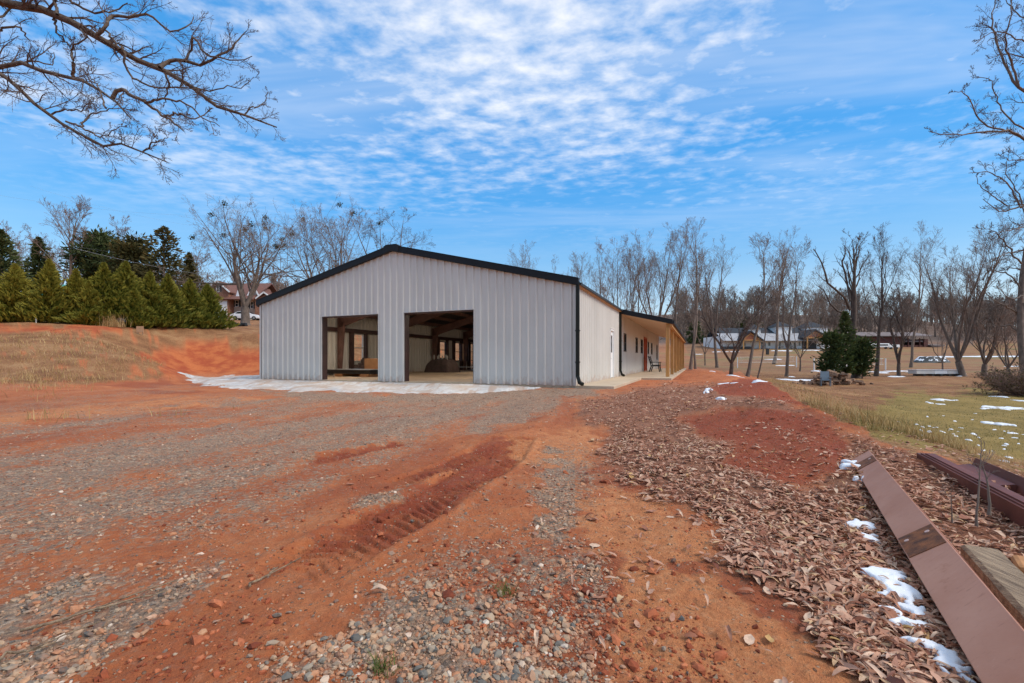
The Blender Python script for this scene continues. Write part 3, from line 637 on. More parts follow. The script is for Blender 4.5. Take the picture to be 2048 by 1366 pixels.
# rake trim in three pieces with the square ridge piece
rk = lambda x: EZ + (BW / 2 - abs(x + BW / 2)) * SLOPE
def rake(x0, x1, name='rake_trim', lo=-.02, hi=.22, y0=-.16):
    MB().prism([(x0, rk(x0) + lo), (x1, rk(x1) + lo), (x1, rk(x1) + hi), (x0, rk(x0) + hi)], 'y', y0, -.038).build(name, M['black'], bld, bevel=.008)
    MB().prism([(x0, rk(x0) + hi + .002), (x1, rk(x1) + hi + .002), (x1, rk(x1) + hi + .012), (x0, rk(x0) + hi + .012)], 'y', y0 - .012, .06).build(name, M['roofm'], bld)
rake(-BW - .13, -7.75); rake(-7.05, .14)
MB().prism([(-7.76, rk(-7.75) - .03), (-7.4, RZ - .02), (-7.04, rk(-7.05) - .03), (-7.04, rk(-7.05) + .26), (-7.16, rk(-7.2) + .285), (-7.64, rk(-7.6) + .285), (-7.76, rk(-7.75) + .26)], 'y', -.19, -.036).build('rake_trim', M['black'], bld, bevel=.01)
# eave soffits and gutter edge on the long side
MB().prism([(.004, 3.44), (.004, 3.55), (.15, 3.545), (.15, 3.47)], 'y', -.03, 8.9).build('eave_soffit', M['soffit_wood'], bld)
MB().box(.163, .215, -.03, 8.92, 3.50, 3.575).build('eave_trim', M['roofm'], bld)
MB().box(-BW - .22, -BW - .165, -.03, BL, 3.44, 3.55).build('eave_trim', M['roofm'], bld)
# porch fascia, ceiling, header, posts
MB().prism([(-.02, 3.40), (2.63, 2.765), (2.63, 3.0), (-.02, 3.655)], 'y', 8.84, 8.975).build('porch_fascia', M['black'], bld, bevel=.008)
MB().prism([(2.625, 2.80), (2.69, 2.80), (2.69, 2.955), (2.625, 2.96)], 'y', 8.98, BL + .1).build('porch_gutter', M['black'], bld)
MB().prism([(.04, 3.395), (2.44, 2.84), (2.44, 2.86), (.04, 3.415)], 'y', 8.99, BL + .05).build('porch_ceiling', M['soffit'], bld)
MB().box(2.445, 2.60, 8.99, BL + .05, 2.66, 2.845).build('header_beam', M['post'], bld)
for k in range(7):
    y = 9.06 + k * 4.05
    MB().box(2.30, 2.47, y, y + .17, SZ - .004, 2.845 if k < 0 else 2.82).build('porch_post', M['post'], bld, bevel=.006)
# corner trims and downspouts
MB().prism([(-.06, -.04), (.04, -.04), (.04, .06), (.037, .06), (.037, -.037), (-.06, -.037)], 'z', SZ - .02, 3.52).build('corner_trim', M['panel'], bld)
MB().prism([(-BW - .04, -.04), (-BW + .06, -.04), (-BW + .06, -.037), (-BW - .037, -.037), (-BW - .037, .06), (-BW - .04, .06)], 'z', SZ - .02, 3.50).build('corner_trim', M['panel'], bld)
def downspout(x, y, ztop):
    b = MB(); b.box(x, x + .11, y, y + .10, .42, ztop)
    b.bar((x + .055, y + .05, .46), (x + .14, y - .04, .24), .10, .11, (1, 0, 0)); b.bar((x + .13, y - .03, .25), (x + .27, y - .12, .19), .10, .10)
    for z in (.9, 1.95): b.box(x - .02, x + .13, y - .008, y + .108, z, z + .04)
    b.build('downspout', M['downspout'], bld)
downspout(.045, -.12, 3.56); downspout(.045, 8.80, 3.50)

# windows and doors
def window(place, o, frame_mat, rails=(.5,), muntin=False, out=.045):
    """place(a, d, z): d is outward"""
    a0, a1, z0, z1 = o; b = MB()
    def bx(m, p, q, d0, d1, y0, y1): 
        A = place(p, d0, y0); B = place(q, d1, y1); m.box(*sorted((A[0], B[0])), *sorted((A[1], B[1])), *sorted((A[2], B[2])))
    for p, q in ((a0, a0 + .05), (a1 - .05, a1)): bx(b, p, q, -.07, out, z0, z1)
    bx(b, a0 + .05, a1 - .05, -.07, out, z1 - .05, z1); bx(b, a0 + .05, a1 - .05, -.07, out + .02, z0, z0 + .05)
    fr = b.build('window', frame_mat, bld)
    s = MB()
    for r in rails: bx(s, a0 + .05, a1 - .05, -.05, .02, z0 + (z1 - z0) * r - .025, z0 + (z1 - z0) * r + .025)
    if muntin: bx(s, (a0 + a1) / 2 - .012, (a0 + a1) / 2 + .012, -.04, .01, z0 + .05, z1 - .05)
    if s.v: s.build('sash_rail', frame_mat, fr)
    g = MB(); bx(g, a0 + .05, a1 - .05, -.015, -.009, z0 + .05, z1 - .05); g.build('pane', M['glass'], fr)
right = lambda a, d, z: (d, a, z); left = lambda a, d, z: (-BW - d, a, z)
for o in WIN_R: window(right, o, M['dark'])
window(left, WIN_L[0], M['offwhite'])
for o in WIN_L[1:4]: window(left, o, M['dark'], muntin=False)
window(left, WIN_L[4], M['dark'], rails=(.34, .67), muntin=True)
# white side door
b = MB(); b.box(-.06, .055, MAND[0], MAND[0] + .07, SZ, 2.46); b.box(-.06, .055, MAND[1] - .07, MAND[1], SZ, 2.46); b.box(-.06, .055, MAND[0] + .07, MAND[1] - .07, 2.36, 2.46)
b.box(.056, .075, MAND[0] - .03, MAND[1] + .03, 2.46, 2.485)
dr = MB().box(-.045, -.004, MAND[0] + .072, MAND[1] - .072, SZ + .015, 2.358).build('side_door', M['white'], bld)
b.build('door_frame', M['white'], dr)
h = MB(); h.box(-.002, .03, MAND[0] + .12, MAND[0] + .17, 1.0, 1.26); h.box(.03, .055, MAND[0] + .12, MAND[0] + .24, 1.04, 1.065); h.build('handle', M['steel'], dr)
MB().box(-.0035, .004, MAND[0] + .22, MAND[1] - .22, 1.35, 2.15).build('pane', M['darkglass'], dr)
# orange double door under the porch
dr = MB().box(-.05, -.006, OD[0] + .09, OD[1] - .09, SZ + .012, 2.6).build('front_door', M['orange_door'], bld)
b = MB(); b.box(-.08, .09, OD[0], OD[0] + .09, SZ, 2.7); b.box(-.08, .09, OD[1] - .09, OD[1], SZ, 2.7); b.box(-.08, .09, OD[0] + .09, OD[1] - .09, 2.602, 2.7); b.build('door_frame', M['orange_door'], dr)
MB().box(-.006, .05, (OD[0] + OD[1]) / 2 - .03, (OD[0] + OD[1]) / 2 + .03, SZ + .02, 2.59).build('mullion', M['orange_door'], dr)
MB().box(-.004, .04, OD[0] + .9, OD[0] + .93, 1.0, 1.2).build('handle', M['dark'], dr)
MB().box(.002, .05, 20.0 - .45, 20.0 - .3, 2.0, 2.2).build('porch_light', M['dark'], bld)

# rigid frames, purlins
for y in (.32, 4.6, 9.4, 14.2, 19.0):
    for sx, xe in ((1, -BW + .24), (-1, -.24)):
        b = MB(); xi = xe + sx * .16; xt = xe + sx * .42
        b.add([(xe, y, SZ), (xi, y, SZ), (xt, y, 3.0), (xe, y, 3.35), (xe, y + .015, SZ), (xi, y + .015, SZ), (xt, y + .015, 3.0), (xe, y + .015, 3.35)], [(0, 1, 2, 3), (7, 6, 5, 4), (0, 4, 5, 1), (1, 5, 6, 2), (2, 6, 7, 3), (3, 7, 4, 0)])
        b.bar((xe, y + .008, SZ), (xe, y + .008, 3.35), .16, .012, (sx, 0, 0)); b.bar((xi, y + .008, SZ), (xt, y + .008, 3.0), .16, .012, (sx, 0, 0))
        b.build('column', M['primer'], bld)
        r = MB(); xm = -7.4; za = 3.02; zb = RZ - .14
        r.add([(xe, y, za - .28), (xm, y, zb - .36), (xm, y, zb - .06), (xe, y, za + .28), (xe, y + .015, za - .28), (xm, y + .015, zb - .36), (xm, y + .015, zb - .06), (xe, y + .015, za + .28)], [(0, 1, 2, 3), (7, 6, 5, 4), (0, 4, 5, 1), (2, 6, 7, 3)])
        r.bar((xe, y + .008, za - .28), (xm, y + .008, zb - .36), .16, .012); r.bar((xe, y + .008, za + .29), (xm, y + .008, zb - .055), .16, .012)
        r.build('rafter', M['primer'], bld)
for k in range(6):
    for sx in (-1, 1):
        x = -7.4 + sx * (.5 + k * 1.25); z = RZ - abs(x + 7.4) * SLOPE - .21
        MB().box(x, x + .065, .1, 22.0, z, z + .2).build('purlin', M['primer'], bld)

# ------------------------------------------------------------------ inside the bays
ZF = SZ
st = empty('panel_stack', bl(-12.55, 3.6, ZF), BROT); tag(st, 'low black wrapped stack of sheets on wooden blocks inside the left bay', 'panel stack')
MB().box(-1.45, 1.5, -.6, .6, .14, .34).build('wrapped_sheets', M['wrap'], st, bevel=.02); MB().box(-1.47, 1.52, -.62, .62, .342, .37).build('top_sheet', M['steel'], st)
MB().box(-1.85, -1.48, -.55, .2, .06, .36).build('plastic_wrap', M['bluewhite'], st, bevel=.08)
for x in (-.7, .9): MB().box(x, x + .5, -.65, .65, 0, .135).build('wooden_block', M['cardboard'], st)
bx = empty('cardboard_box', bl(-12.6, 5.4, ZF), BROT); tag(bx, 'long brown cardboard box standing behind the black stack in the left bay', 'box')
MB().box(-.6, .9, -.3, .3, 0, .92).build('carton', M['cardboard'], bx, bevel=.01); MB().box(-.6, .9, -.035, .035, .922, .926).build('tape', M['offwhite'], bx)
b = MB(); rr = np.random.default_rng(4)
for k in range(16):
    c = rr.normal(0, .28, 3) * (1, .6, .5); s = rr.uniform(.1, .25, 3); b.box(c[0] - s[0], c[0] + s[0], c[1] - s[1], c[1] + s[1], max(0, .35 + c[2] - s[2]), .35 + c[2] + s[2] + .15)
o = b.build('crate_heap', M['cover'], bevel=.03); o.location = bl(-13.75, 6.0, ZF); o.rotation_euler = (0, 0, BROT); tag(o, 'dark heap of bags and scraps below the window in the left bay', 'heap')
# covered pile in the right bay
g = np.linspace(-1, 1, 25); U_, V_ = np.meshgrid(g, g, indexing='ij'); hh = np.clip(1 - np.abs(U_) ** 5, 0, 1) ** .4 * np.clip(1 - np.abs(V_) ** 5, 0, 1) ** .4 * (.85 + .3 * fbm(U_ * 2.2 + 3, V_ * 2 + 1, 3)) * 1.05
Vv = np.stack([U_ * .95, V_ * .8, hh * .85], -1).reshape(-1, 3); ii = np.arange(24)[:, None] * 25 + np.arange(24)[None]; q = np.stack([ii, ii + 25, ii + 26, ii + 1], -1).reshape(-1, 4)
cp = empty('covered_pile', bl(-12.4, 12.0, ZF), BROT); tag(cp, 'large dark covered pile on the floor of the right bay', 'pile')
np_mesh('cover', Vv, q, M['cover'], cp, True)
t_ = MB(); 
for k in range(7): x = -.8 + k * .22; t_.box(x, x + .05, -.3 + .1 * (k % 3), -.25 + .1 * (k % 3), .8, 1.12 + .07 * (k % 2))
t_.build('loose_boards', M['offwhite'], cp)
tb = empty('work_table', bl(-12.7, 16.4, ZF), BROT); tag(tb, 'low pale topped table beyond the covered pile in the right bay', 'table')
MB().box(-1.2, 1.2, -.5, .5, .27, .31).build('table_top', M['offwhite'], tb)
for x in (-1.1, 1.04):
    for y in (-.42, .36): MB().box(x, x + .06, y, y + .06, 0, .268).build('leg', M['dark'], tb)

# strip lights: bright streaks taken as lamps, the last added to brighten the bays
m_, t_n, b_ = material('lit_tube'); b_.inputs['Emission Color'].default_value = (1.0, .86, .70, 1); b_.inputs['Emission Strength'].default_value = 110
for k, (x, y, z, lab) in enumerate(((-11.9, 2.6, 3.15, 'lit strip light under the roof of the left bay'), (-8.2, 11.6, 3.7, 'lit strip light under the roof of the right bay near the far windows'), (-6.0, 3.4, 3.8, 'extra lit strip light added above the right bay opening to brighten the bays'))):
    e = empty('strip_light', bl(x, y, z), BROT); tag(e, lab, 'light', 'strip lights under the barn roof')
    MB().box(-.65, .65, -.09, .09, 0, .05).build('fixture', M['white'], e); MB().box(-.62, .62, -.07, .07, -.03, -.002).build('tube', m_, e)
    for s in (-.5, .5): MB().box(s - .01, s + .01, -.01, .01, .05, .6).build('hanger', M['steel'], e)
# bench on the porch
bn = empty('porch_bench', bl(.95, 19.3, SZ - .005), BROT); tag(bn, 'dark slatted bench with armrests on the porch by the orange door', 'bench')
for y in (-.7, .62):
    b = MB(); b.bar((.32, y + .04, 0), (.24, y + .04, .45), .07, .07, (0, 1, 0)); b.bar((-.38, y + .04, 0), (-.22, y + .04, .45), .07, .07, (0, 1, 0)); b.bar((-.30, y + .04, .42), (.30, y + .04, .42), .06, .06)
    b.bar((-.25, y + .04, .42), (-.45, y + .04, 1.12), .06, .05, (0, 1, 0)); b.bar((.26, y + .04, .45), (.26, y + .04, .68), .05, .05, (0, 1, 0)); b.bar((-.36, y + .04, .68), (.34, y + .04, .68), .08, .04)
    b.build('leg_frame', M['bench'], bn)
for k in range(4): MB().box(-.22 + k * .13, -.12 + k * .13, -.63, .62, .455, .485).build('seat_slat', M['bench'], bn)
for k in range(4):
    z = .56 + k * .14; x = -.26 - k * .04; MB().box(x - .03, x, -.63, .62, z, z + .1).build('back_slat', M['bench'], bn)

# ------------------------------------------------------------------ things lying by the yard edge
def hz(x, y): return float(H(np.array([x]), np.array([y]), False)[0])
def drop(u, v, d): Y = d * F / (v - HV); return np.array([(u - 1024) / F * Y, Y, CZ - d])   # the point seen at (u, v) lying d below the eye
# I-beam: the near flange faces up and to the left
A0 = drop(1701, 921, .92); A1 = drop(1961, 1362, .92); dirb = norm(A1 - A0); A1 = A1 + dirb * .9
side = np.array([-dirb[1], dirb[0], 0.0]); side = side * (1 if side[0] > 0 else -1)      # towards the right
up_f = norm(side * .78 + np.array([0, 0, .62])); nrm = norm(np.cross(dirb, up_f)); nrm = nrm * (1 if nrm[2] > 0 else -1)
sb = empty('steel_beam', tuple(A0)); tag(sb, 'long pinkish primed steel beam lying on dead leaves with two rusty patches', 'steel beam')
LB = float(np.linalg.norm(A1 - A0)); FW = .172
def bp(t, s, n): return dirb * t + up_f * s + nrm * n
def plate(name, t0, t1, s0, s1, n0, n1, mat, parent, bevel=.002):
    b = MB(); V = [bp(t, s, n) for n in (n0, n1) for s in (s0, s1) for t in (t0, t1)]
    b.add(V, [(0, 2, 3, 1), (4, 5, 7, 6), (0, 1, 5, 4), (2, 6, 7, 3), (0, 4, 6, 2), (1, 3, 7, 5)])
    o = b.build(name, mat, parent, bevel=bevel)
    bm = o.data; bm.update(); import bmesh; q = bmesh.new(); q.from_mesh(bm); bmesh.ops.recalc_face_normals(q, faces=q.faces); q.to_mesh(bm); q.free(); return o
fl = plate('flange', 0, LB, 0, FW, -.014, 0, M['beam'], sb, .003)
plate('web', 0.01, LB, FW / 2 - .005, FW / 2 + .005, -.16, -.0145, M['beam'], sb); plate('flange', 0, LB, 0, FW, -.175, -.1605, M['beam'], sb)
for t0, t1 in ((.24, .46), (2.14, 2.40)):
    p = plate('rusty_patch', t0, t1, .006, FW - .006, .0004, .0035, M['rust'], sb, 0)
    for s in (.035, FW - .04):
        c = bp(t0 + .07, s, .006); ex = dirb; ey = up_f; k = 14; an = np.arange(k) / k * 2 * math.pi
        Vv = [c + (ex * math.cos(a) + ey * math.sin(a)) * .011 for a in an] + [c - nrm * .004 + (ex * math.cos(a) + ey * math.sin(a)) * .011 for a in an]
        m_ = MB(); m_.add(Vv, [list(range(k))] + [(i, i + k, (i + 1) % k + k, (i + 1) % k) for i in range(k)]); m_.build('bolt_hole', M['bolt'], p)

# maroon purlins: three nested C sections, then an open trough with a short piece inside
def extr(name, prof, a, b, mat, parent=None):
    """extrude an open profile (s across, z up; with thickness) from a to b; prof closed outline"""
    a = np.array(a, float); b = np.array(b, float); d = norm(b - a); s = np.array([-d[1], d[0], 0.]); s = norm(s) * (1 if s[0] > 0 else -1)
    n = len(prof); V = [p + s * q[0] + np.array([0, 0, q[1]]) for p in (a, b) for q in prof]
    m_ = MB(); m_.add(V, [(i, (i + 1) % n, (i + 1) % n + n, i + n) for i in range(n)] + [list(range(n))[::-1], [i + n for i in range(n)]])
    o = m_.build(name, mat, parent); import bmesh; q = bmesh.new(); q.from_mesh(o.data); bmesh.ops.recalc_face_normals(q, faces=q.faces); bmesh.ops.triangulate(q, faces=[f for f in q.faces if len(f.verts) > 4]); q.to_mesh(o.data); q.free(); return o
def cprof(s0, wd, z0, ht, t=.004, lip=.018): return [(s0, z0), (s0 + wd, z0), (s0 + wd, z0 + lip), (s0 + wd - t, z0 + lip), (s0 + wd - t, z0 + t), (s0 + t, z0 + t), (s0 + t, z0 + ht - t), (s0 + wd - t, z0 + ht - t), (s0 + wd - t, z0 + ht - lip), (s0 + wd, z0 + ht - lip), (s0 + wd, z0 + ht), (s0, z0 + ht)]
P0 = drop(1833, 932, .97); P1 = drop(2050, 1062, .97); pd = norm(P1 - P0); P1 = P0 + pd * 3.2; P1[2] = P0[2] = 0; 
LP = ['front purlin of the nested maroon bundle, its flat web facing the beam', 'second purlin nested in the maroon bundle behind the front one', 'third purlin of the nested maroon bundle, next to the open trough']
for k in range(3):
    z = .035; off = k * .017
    o = extr('steel_purlin', cprof(off, .062, z + .010 * k, .115), P0 + pd * (.05 * k), P1, M['maroon']); tag(o, LP[k], 'purlin', 'maroon steel purlins nested together')
T0 = drop(1880, 934, .92); T1 = T0 + pd * 2.6; T0[2] = T1[2] = 0
def trough(w0, z0, wd, hl, hr, t=.005): return [(w0, z0 + hl), (w0, z0), (w0 + wd, z0), (w0 + wd + .05, z0 + hr), (w0 + wd + .05 - t, z0 + hr), (w0 + wd - t, z0 + t), (w0 + t, z0 + t), (w0 + t, z0 + hl)]
o = extr('steel_trough', trough(.02, .05, .16, .03, .13), T0, T1, M['maroon']); tag(o, 'open maroon steel trough with one high side behind the purlin bundle', 'trough')
o = extr('steel_offcut', [(.045, .062), (.185, .062), (.19, .128), (.185, .130), (.06, .105), (.045, .08)], T0 + pd * .02, T0 + pd * .72, M['maroon']); tag(o, 'short boxed maroon steel piece lying in the open trough', 'offcut')
# timber and the orange cut wood
W0 = drop(1920, 1087, .89); W1 = drop(1969, 1083, .89); wdir = norm(np.array([.30, -.95, 0])); wdir = norm(drop(2048, 1159, .89) - W1)
ws = norm(np.array([-wdir[1], wdir[0], 0])); ws = ws * (1 if ws[0] > 0 else -1)
m_ = MB(); rr = np.random.default_rng(2); V_ = []; nseg = 14; Fc = []
prof = [(0, -.11), (.13, -.11), (.14, -.012), (.128, 0), (.014, 0), (0, -.012)]
for k in range(nseg + 1):
    for s, z in prof: V_.append(W0 + wdir * (k / nseg * 1.9) + ws * (s + rr.normal(0, .002)) + np.array([0, 0, z + rr.normal(0, .0018)]))
npf = len(prof)
for k in range(nseg):
    for i_ in range(npf): a_ = k * npf + i_; b_ = k * npf + (i_ + 1) % npf; Fc.append((a_, a_ + npf, b_ + npf, b_))
Fc += [list(range(npf)), [nseg * npf + i_ for i_ in range(npf)][::-1]]
m_.add(V_, Fc); o = m_.build('weathered_timber', M['timber']); tag(o, 'weathered grey-brown square timber lying beside the steel beam', 'timber')
c = drop(2040, 1120, .93); o = MB().box(-.02, .24, -.09, .09, -.12, 0).build('wood_block', M['logend'], bevel=.02); o.location = tuple(c); o.rotation_euler = (0, 0, -.7); tag(o, 'orange-brown cut wood block at the right edge beside the timber', 'wood block')

# ------------------------------------------------------------------ snow: height-field blobs that sink into the ground at their rims
def snow_field(name, x0, x1, y0, y1, step, f, thick, mat=None, off=0.0, zfun=None):
    xs = np.arange(x0, x1 + step, step); ys = np.arange(y0, y1 + step, step); X, Y = np.meshgrid(xs, ys, indexing='ij'); val = f(X, Y)
    zg = (zfun or (lambda X, Y: H(X, Y, False)))(X, Y)
    Z = zg + off + np.where(val > 0, thick * np.clip(val, 0, 1) ** .65, -.03 - thick * .3)
    nx, ny = X.shape; keep = (val > 0); cell = keep[:-1, :-1] | keep[1:, :-1] | keep[:-1, 1:] | keep[1:, 1:]
    ii, jj = np.nonzero(cell); a = ii * ny + jj; Q = np.stack([a, a + ny, a + ny + 1, a + 1], -1)
    used, inv_ = np.unique(Q, return_inverse=True); P = np.stack([X, Y, Z], -1).reshape(-1, 3)[used]
    return np_mesh(name, P, inv_.reshape(Q.shape), mat or M['snow'], None, True)
def blobs(pts, rad, seed, n=5, jit=.7):
    r = np.random.default_rng(seed); C = []
    for (x, y), R in zip(pts, rad):
        for _ in range(n): a = r.uniform(0, 6.28); d = R * jit * r.random() ** .5; C.append((x + d * math.cos(a), y + d * math.sin(a), R * r.uniform(.30, .58), r.uniform(0, 3.14), r.uniform(1.5, 3.4)))
    C = np.array(C)
    def f(X, Y):
        s = np.zeros(X.shape)
        for x, y, R, th, el in C:
            dx = X - x; dy = Y - y; p = dx * math.cos(th) + dy * math.sin(th); q = -dx * math.sin(th) + dy * math.cos(th)
            s = s + np.exp(-((p / (R * el ** .5)) ** 2 + (q / (R / el ** .5)) ** 2) * 1.6)
        return (s - .55 + (fbm(X * 14 / max(C[:, 2].max() * 8, .5), Y * 14 / max(C[:, 2].max() * 8, .5), 3) - .5) * .5) * 1.3
    return f
SNOWF = []
def snow_patch(px_pts, rad, label, seed, d=.97, step=None, thick=.020, off=.020, group=None, n=5, z=None):
    pts = [tuple((drop(u, v, d) if z is None else at(u, v, z))[:2]) for u, v in px_pts]; P = np.array(pts); R = np.array(rad, float)
    st = step or max(R.max() / 14, .006); pad = R.max() * 1.9
    fb = blobs(pts, R, seed, n); SNOWF.append((P.mean(0), np.ptp(P, axis=0).max() / 2 + pad, fb))
    o = snow_field('snow_patch', P[:, 0].min() - pad, P[:, 0].max() + pad, P[:, 1].min() - pad, P[:, 1].max() + pad, st, fb, thick, off=off)
    return tag(o, label, 'snow patch', group)
G1 = 'melting snow lumps on the leaves beside the steel beam'
snow_patch([(1712, 940), (1700, 946)], [.12, .10], 'small snow lump at the far end of the steel beam', 3, group=G1)
snow_patch([(1722, 968)], [.05], 'tiny snow lump just below the far end of the steel beam', 4, group=G1)
snow_patch([(1718, 1043), (1735, 1041)], [.10, .09], 'snow lump on leaves above the near rusty patch of the beam', 5, group=G1)
snow_patch([(1735, 1065), (1745, 1072)], [.08, .07], 'thin snow lump just below another, left of the beam', 6, group=G1)
snow_patch([(1765, 1145), (1800, 1150), (1790, 1175), (1795, 1195)], [.095, .075, .09, .075], 'largest thick snow lump left of the beam below the near rusty patch', 7, group=G1, n=7)
snow_patch([(1790, 1225), (1820, 1215), (1838, 1225), (1835, 1245), (1800, 1240)], [.06, .055, .055, .055, .05], 'lacy snow lump with holes left of the beam', 8, group=G1, n=6)
snow_patch([(1838, 1282), (1850, 1288)], [.05, .045], 'small oval snow lump below the lacy snow lump', 9, group=G1)
snow_patch([(1888, 1308), (1905, 1325), (1918, 1345)], [.06, .06, .055], 'snow lump nearest the bottom of the picture beside the beam', 10, group=G1)
G2 = 'snow patches on the red clay rise near the porch end'
snow_patch([(1462, 770), (1490, 772)], [.45, .4], 'broad snow patch on the red clay rise beside the straw grass edge', 21, d=.88, group=G2, thick=.03, off=.01)
snow_patch([(1510, 804)], [.36], 'oval snow patch beside the leaf litter and red clay heap', 22, d=.86, group=G2, thick=.03, off=.01)
snow_patch([(1470, 753)], [.5], 'far snow patch at the edge of the red clay by the trees', 23, d=.86, group=G2, thick=.03, off=.01)
snow_patch([(1520, 779)], [.3], 'narrow snow streak on the pad edge right of the broad patch', 24, d=.86, group=G2, thick=.04, off=.01)
snow_patch([(1418, 786), (1410, 790)], [.16, .12], 'small snow lump in the far leaf litter', 25, d=.9, group=G2, thick=.03, off=.02)
snow_patch([(1448, 797)], [.2], 'small bluish snow lump between leaf litter and clay heap', 26, d=.88, group=G2, thick=.03, off=.02)
G3 = 'snow patches on the lawn'
snow_patch([(1975, 809), (2000, 811), (2030, 811)], [.55, .5, .4], 'long snow streak on the lawn in front of the brown bush', 31, d=1.78, group=G3, thick=.018, off=.01)
snow_patch([(1885, 799), (1870, 804)], [.5, .4], 'snow streak on the lawn left of the brown bush', 32, d=1.78, group=G3, thick=.018, off=.01)
snow_patch([(1985, 841), (2005, 843)], [.3, .3], 'thin snow streak in the middle of the lawn', 33, d=1.78, group=G3, thick=.02, off=.01)
snow_patch([(1990, 792), (2040, 800)], [.5, .5], 'snow at the foot of the brown bush', 34, d=1.78, group=G3, thick=.018, off=.01)
snow_patch([(1580, 762), (1610, 761), (1650, 762)], [1.1, 1.3, 1.2], 'wide thin sheet of snow on the lawn left of the woodpile', 35, d=1.74, group=G3, thick=.018, off=.02, n=9)
snow_patch([(1640, 743), (1680, 742), (1760, 744)], [1.2, 1.2, 1.2], 'band of snow behind the woodpile and cedar', 36, d=1.74, group=G3, thick=.04, off=.02, n=9)
# scattered small flecks and the far meadow: nobody could count these
rr = np.random.default_rng(77); pts = []; rad_ = []
for u0, u1, v0, v1, d, n, R in ((1830, 2060, 850, 930, 1.78, 60, .11), (1790, 1960, 820, 870, 1.78, 14, .10)):
    for _ in range(n): p = drop(rr.uniform(u0, u1), rr.uniform(v0, v1), d); pts.append(p[:2]); rad_.append(R * rr.uniform(.5, 1.2))
P = np.array(pts); o = snow_field('lawn_snow_flecks', P[:, 0].min() - .3, P[:, 0].max() + .3, P[:, 1].min() - .3, P[:, 1].max() + .3, .035, blobs(pts, rad_, 1, 2, .4), .015, off=.01); tag(o, 'flecks of melting snow scattered in the near lawn grass', 'snow', None, 'stuff')
far_pts = []; far_r = []
for u, v, Y, R, n in ((1860, 728, 62, 2.2, 12), (1800, 724, 66, 1.6, 8), (1900, 733, 56, 2.0, 10), (1700, 722, 75, 1.2, 4), (2000, 704, 110, 5, 12), (1930, 704, 110, 4, 8), (1545, 706, 104, 1.8, 4), (1570, 716, 88, 1.6, 4),
                   (1430, 724, 52, .7, 2), (1573, 745, 47, .7, 2), (1495, 743, 40, .6, 2), (1798, 752, 47, .8, 2), (1923, 753, 47, 1.0, 2), (1985, 751, 47, .9, 2), (1450, 698, 128, 2, 4), (1560, 699, 130, 3, 6), (1640, 697, 132, 2.5, 4), (1390, 697, 120, 1.5, 3), (1760, 735, 60, 1.0, 4), (1690, 716, 84, 1.4, 4), (2040, 716, 78, 2.2, 4)):
    for _ in range(n): far_pts.append(at(u + rr.normal(0, 1) * R * 5, v + rr.normal(0, 1.0), Y)[:2] * np.array([1, 1])); far_r.append(R * rr.uniform(.5, 1))
def sheet(pts, rads):
    VV = []; QQ = []; b = 0
    for (x, y), R in zip(pts, rads):
        k = 20; an = np.arange(k) / k * 6.2832; rad1 = R * (.7 + .6 * fbm(np.cos(an) * 1.5 + x, np.sin(an) * 1.5 + y, 3)); el = rr.uniform(.35, .6)
        ring = np.stack([x + rad1 * np.cos(an), y + rad1 * np.sin(an) * el], -1); zz = H(ring[:, 0], ring[:, 1], False)
        r2 = np.array([x, y]) + (ring - [x, y]) * .6; z2 = H(r2[:, 0], r2[:, 1], False) + .07
        VV += [np.column_stack([ring, zz - .02]), np.column_stack([r2, z2]), np.array([[x, y, float(H(np.array([x]), np.array([y]), False)[0]) + .09]])]
        i_ = np.arange(k); j_ = (i_ + 1) % k; QQ.append(np.stack([b + i_, b + j_, b + k + j_, b + k + i_], -1)); QQ.append(np.stack([b + k + i_, b + k + j_, b + 2 * k + 0 * i_, b + 2 * k + 0 * i_], -1)); b += 2 * k + 1
    V_ = np.vstack(VV); quads = np.vstack([q for q in QQ if not (q[:, 2] == q[:, 3]).all()]); tris = np.vstack([q[:, :3] for q in QQ if (q[:, 2] == q[:, 3]).all()])
    return np_mesh('meadow_snow', V_, [quads, tris], M['snow'], None, True)
tag(sheet(far_pts, far_r), 'melting snow remnants scattered over the far meadow and tree feet', 'snow', None, 'stuff')
# trodden snow in front of the bays
SL = [(355, 756), (440, 751), (525, 752), (640, 757), (800, 763), (945, 766), (1020, 770), (1085, 775), (1000, 779), (900, 782), (790, 783), (690, 781), (600, 779), (500, 774), (430, 768)]
SLW = [tuple(drop(u, v, .93)[:2]) for u, v in SL]
def slush_f(X, Y):
    lx, ly = to_local(X, Y); d = sdf(SLW, X, Y) + (fbm(X * 1.2, Y * 1.2, 4) - .5) * 1.7 + .1
    return np.where((ly > -.05) & (lx > -BW - .05), -1, np.clip(-d * 1.3, -1, 1))
xs = [p[0] for p in SLW]; ys = [p[1] for p in SLW]
o = snow_field('trodden_snow', min(xs) - 1, max(xs) + 1, min(ys) - 1, max(ys) + 1, .09, slush_f, .03, M['slush'], off=.03); tag(o, 'thin trodden snow with brown tyre marks in front of the garage bays', 'snow', None, 'stuff')

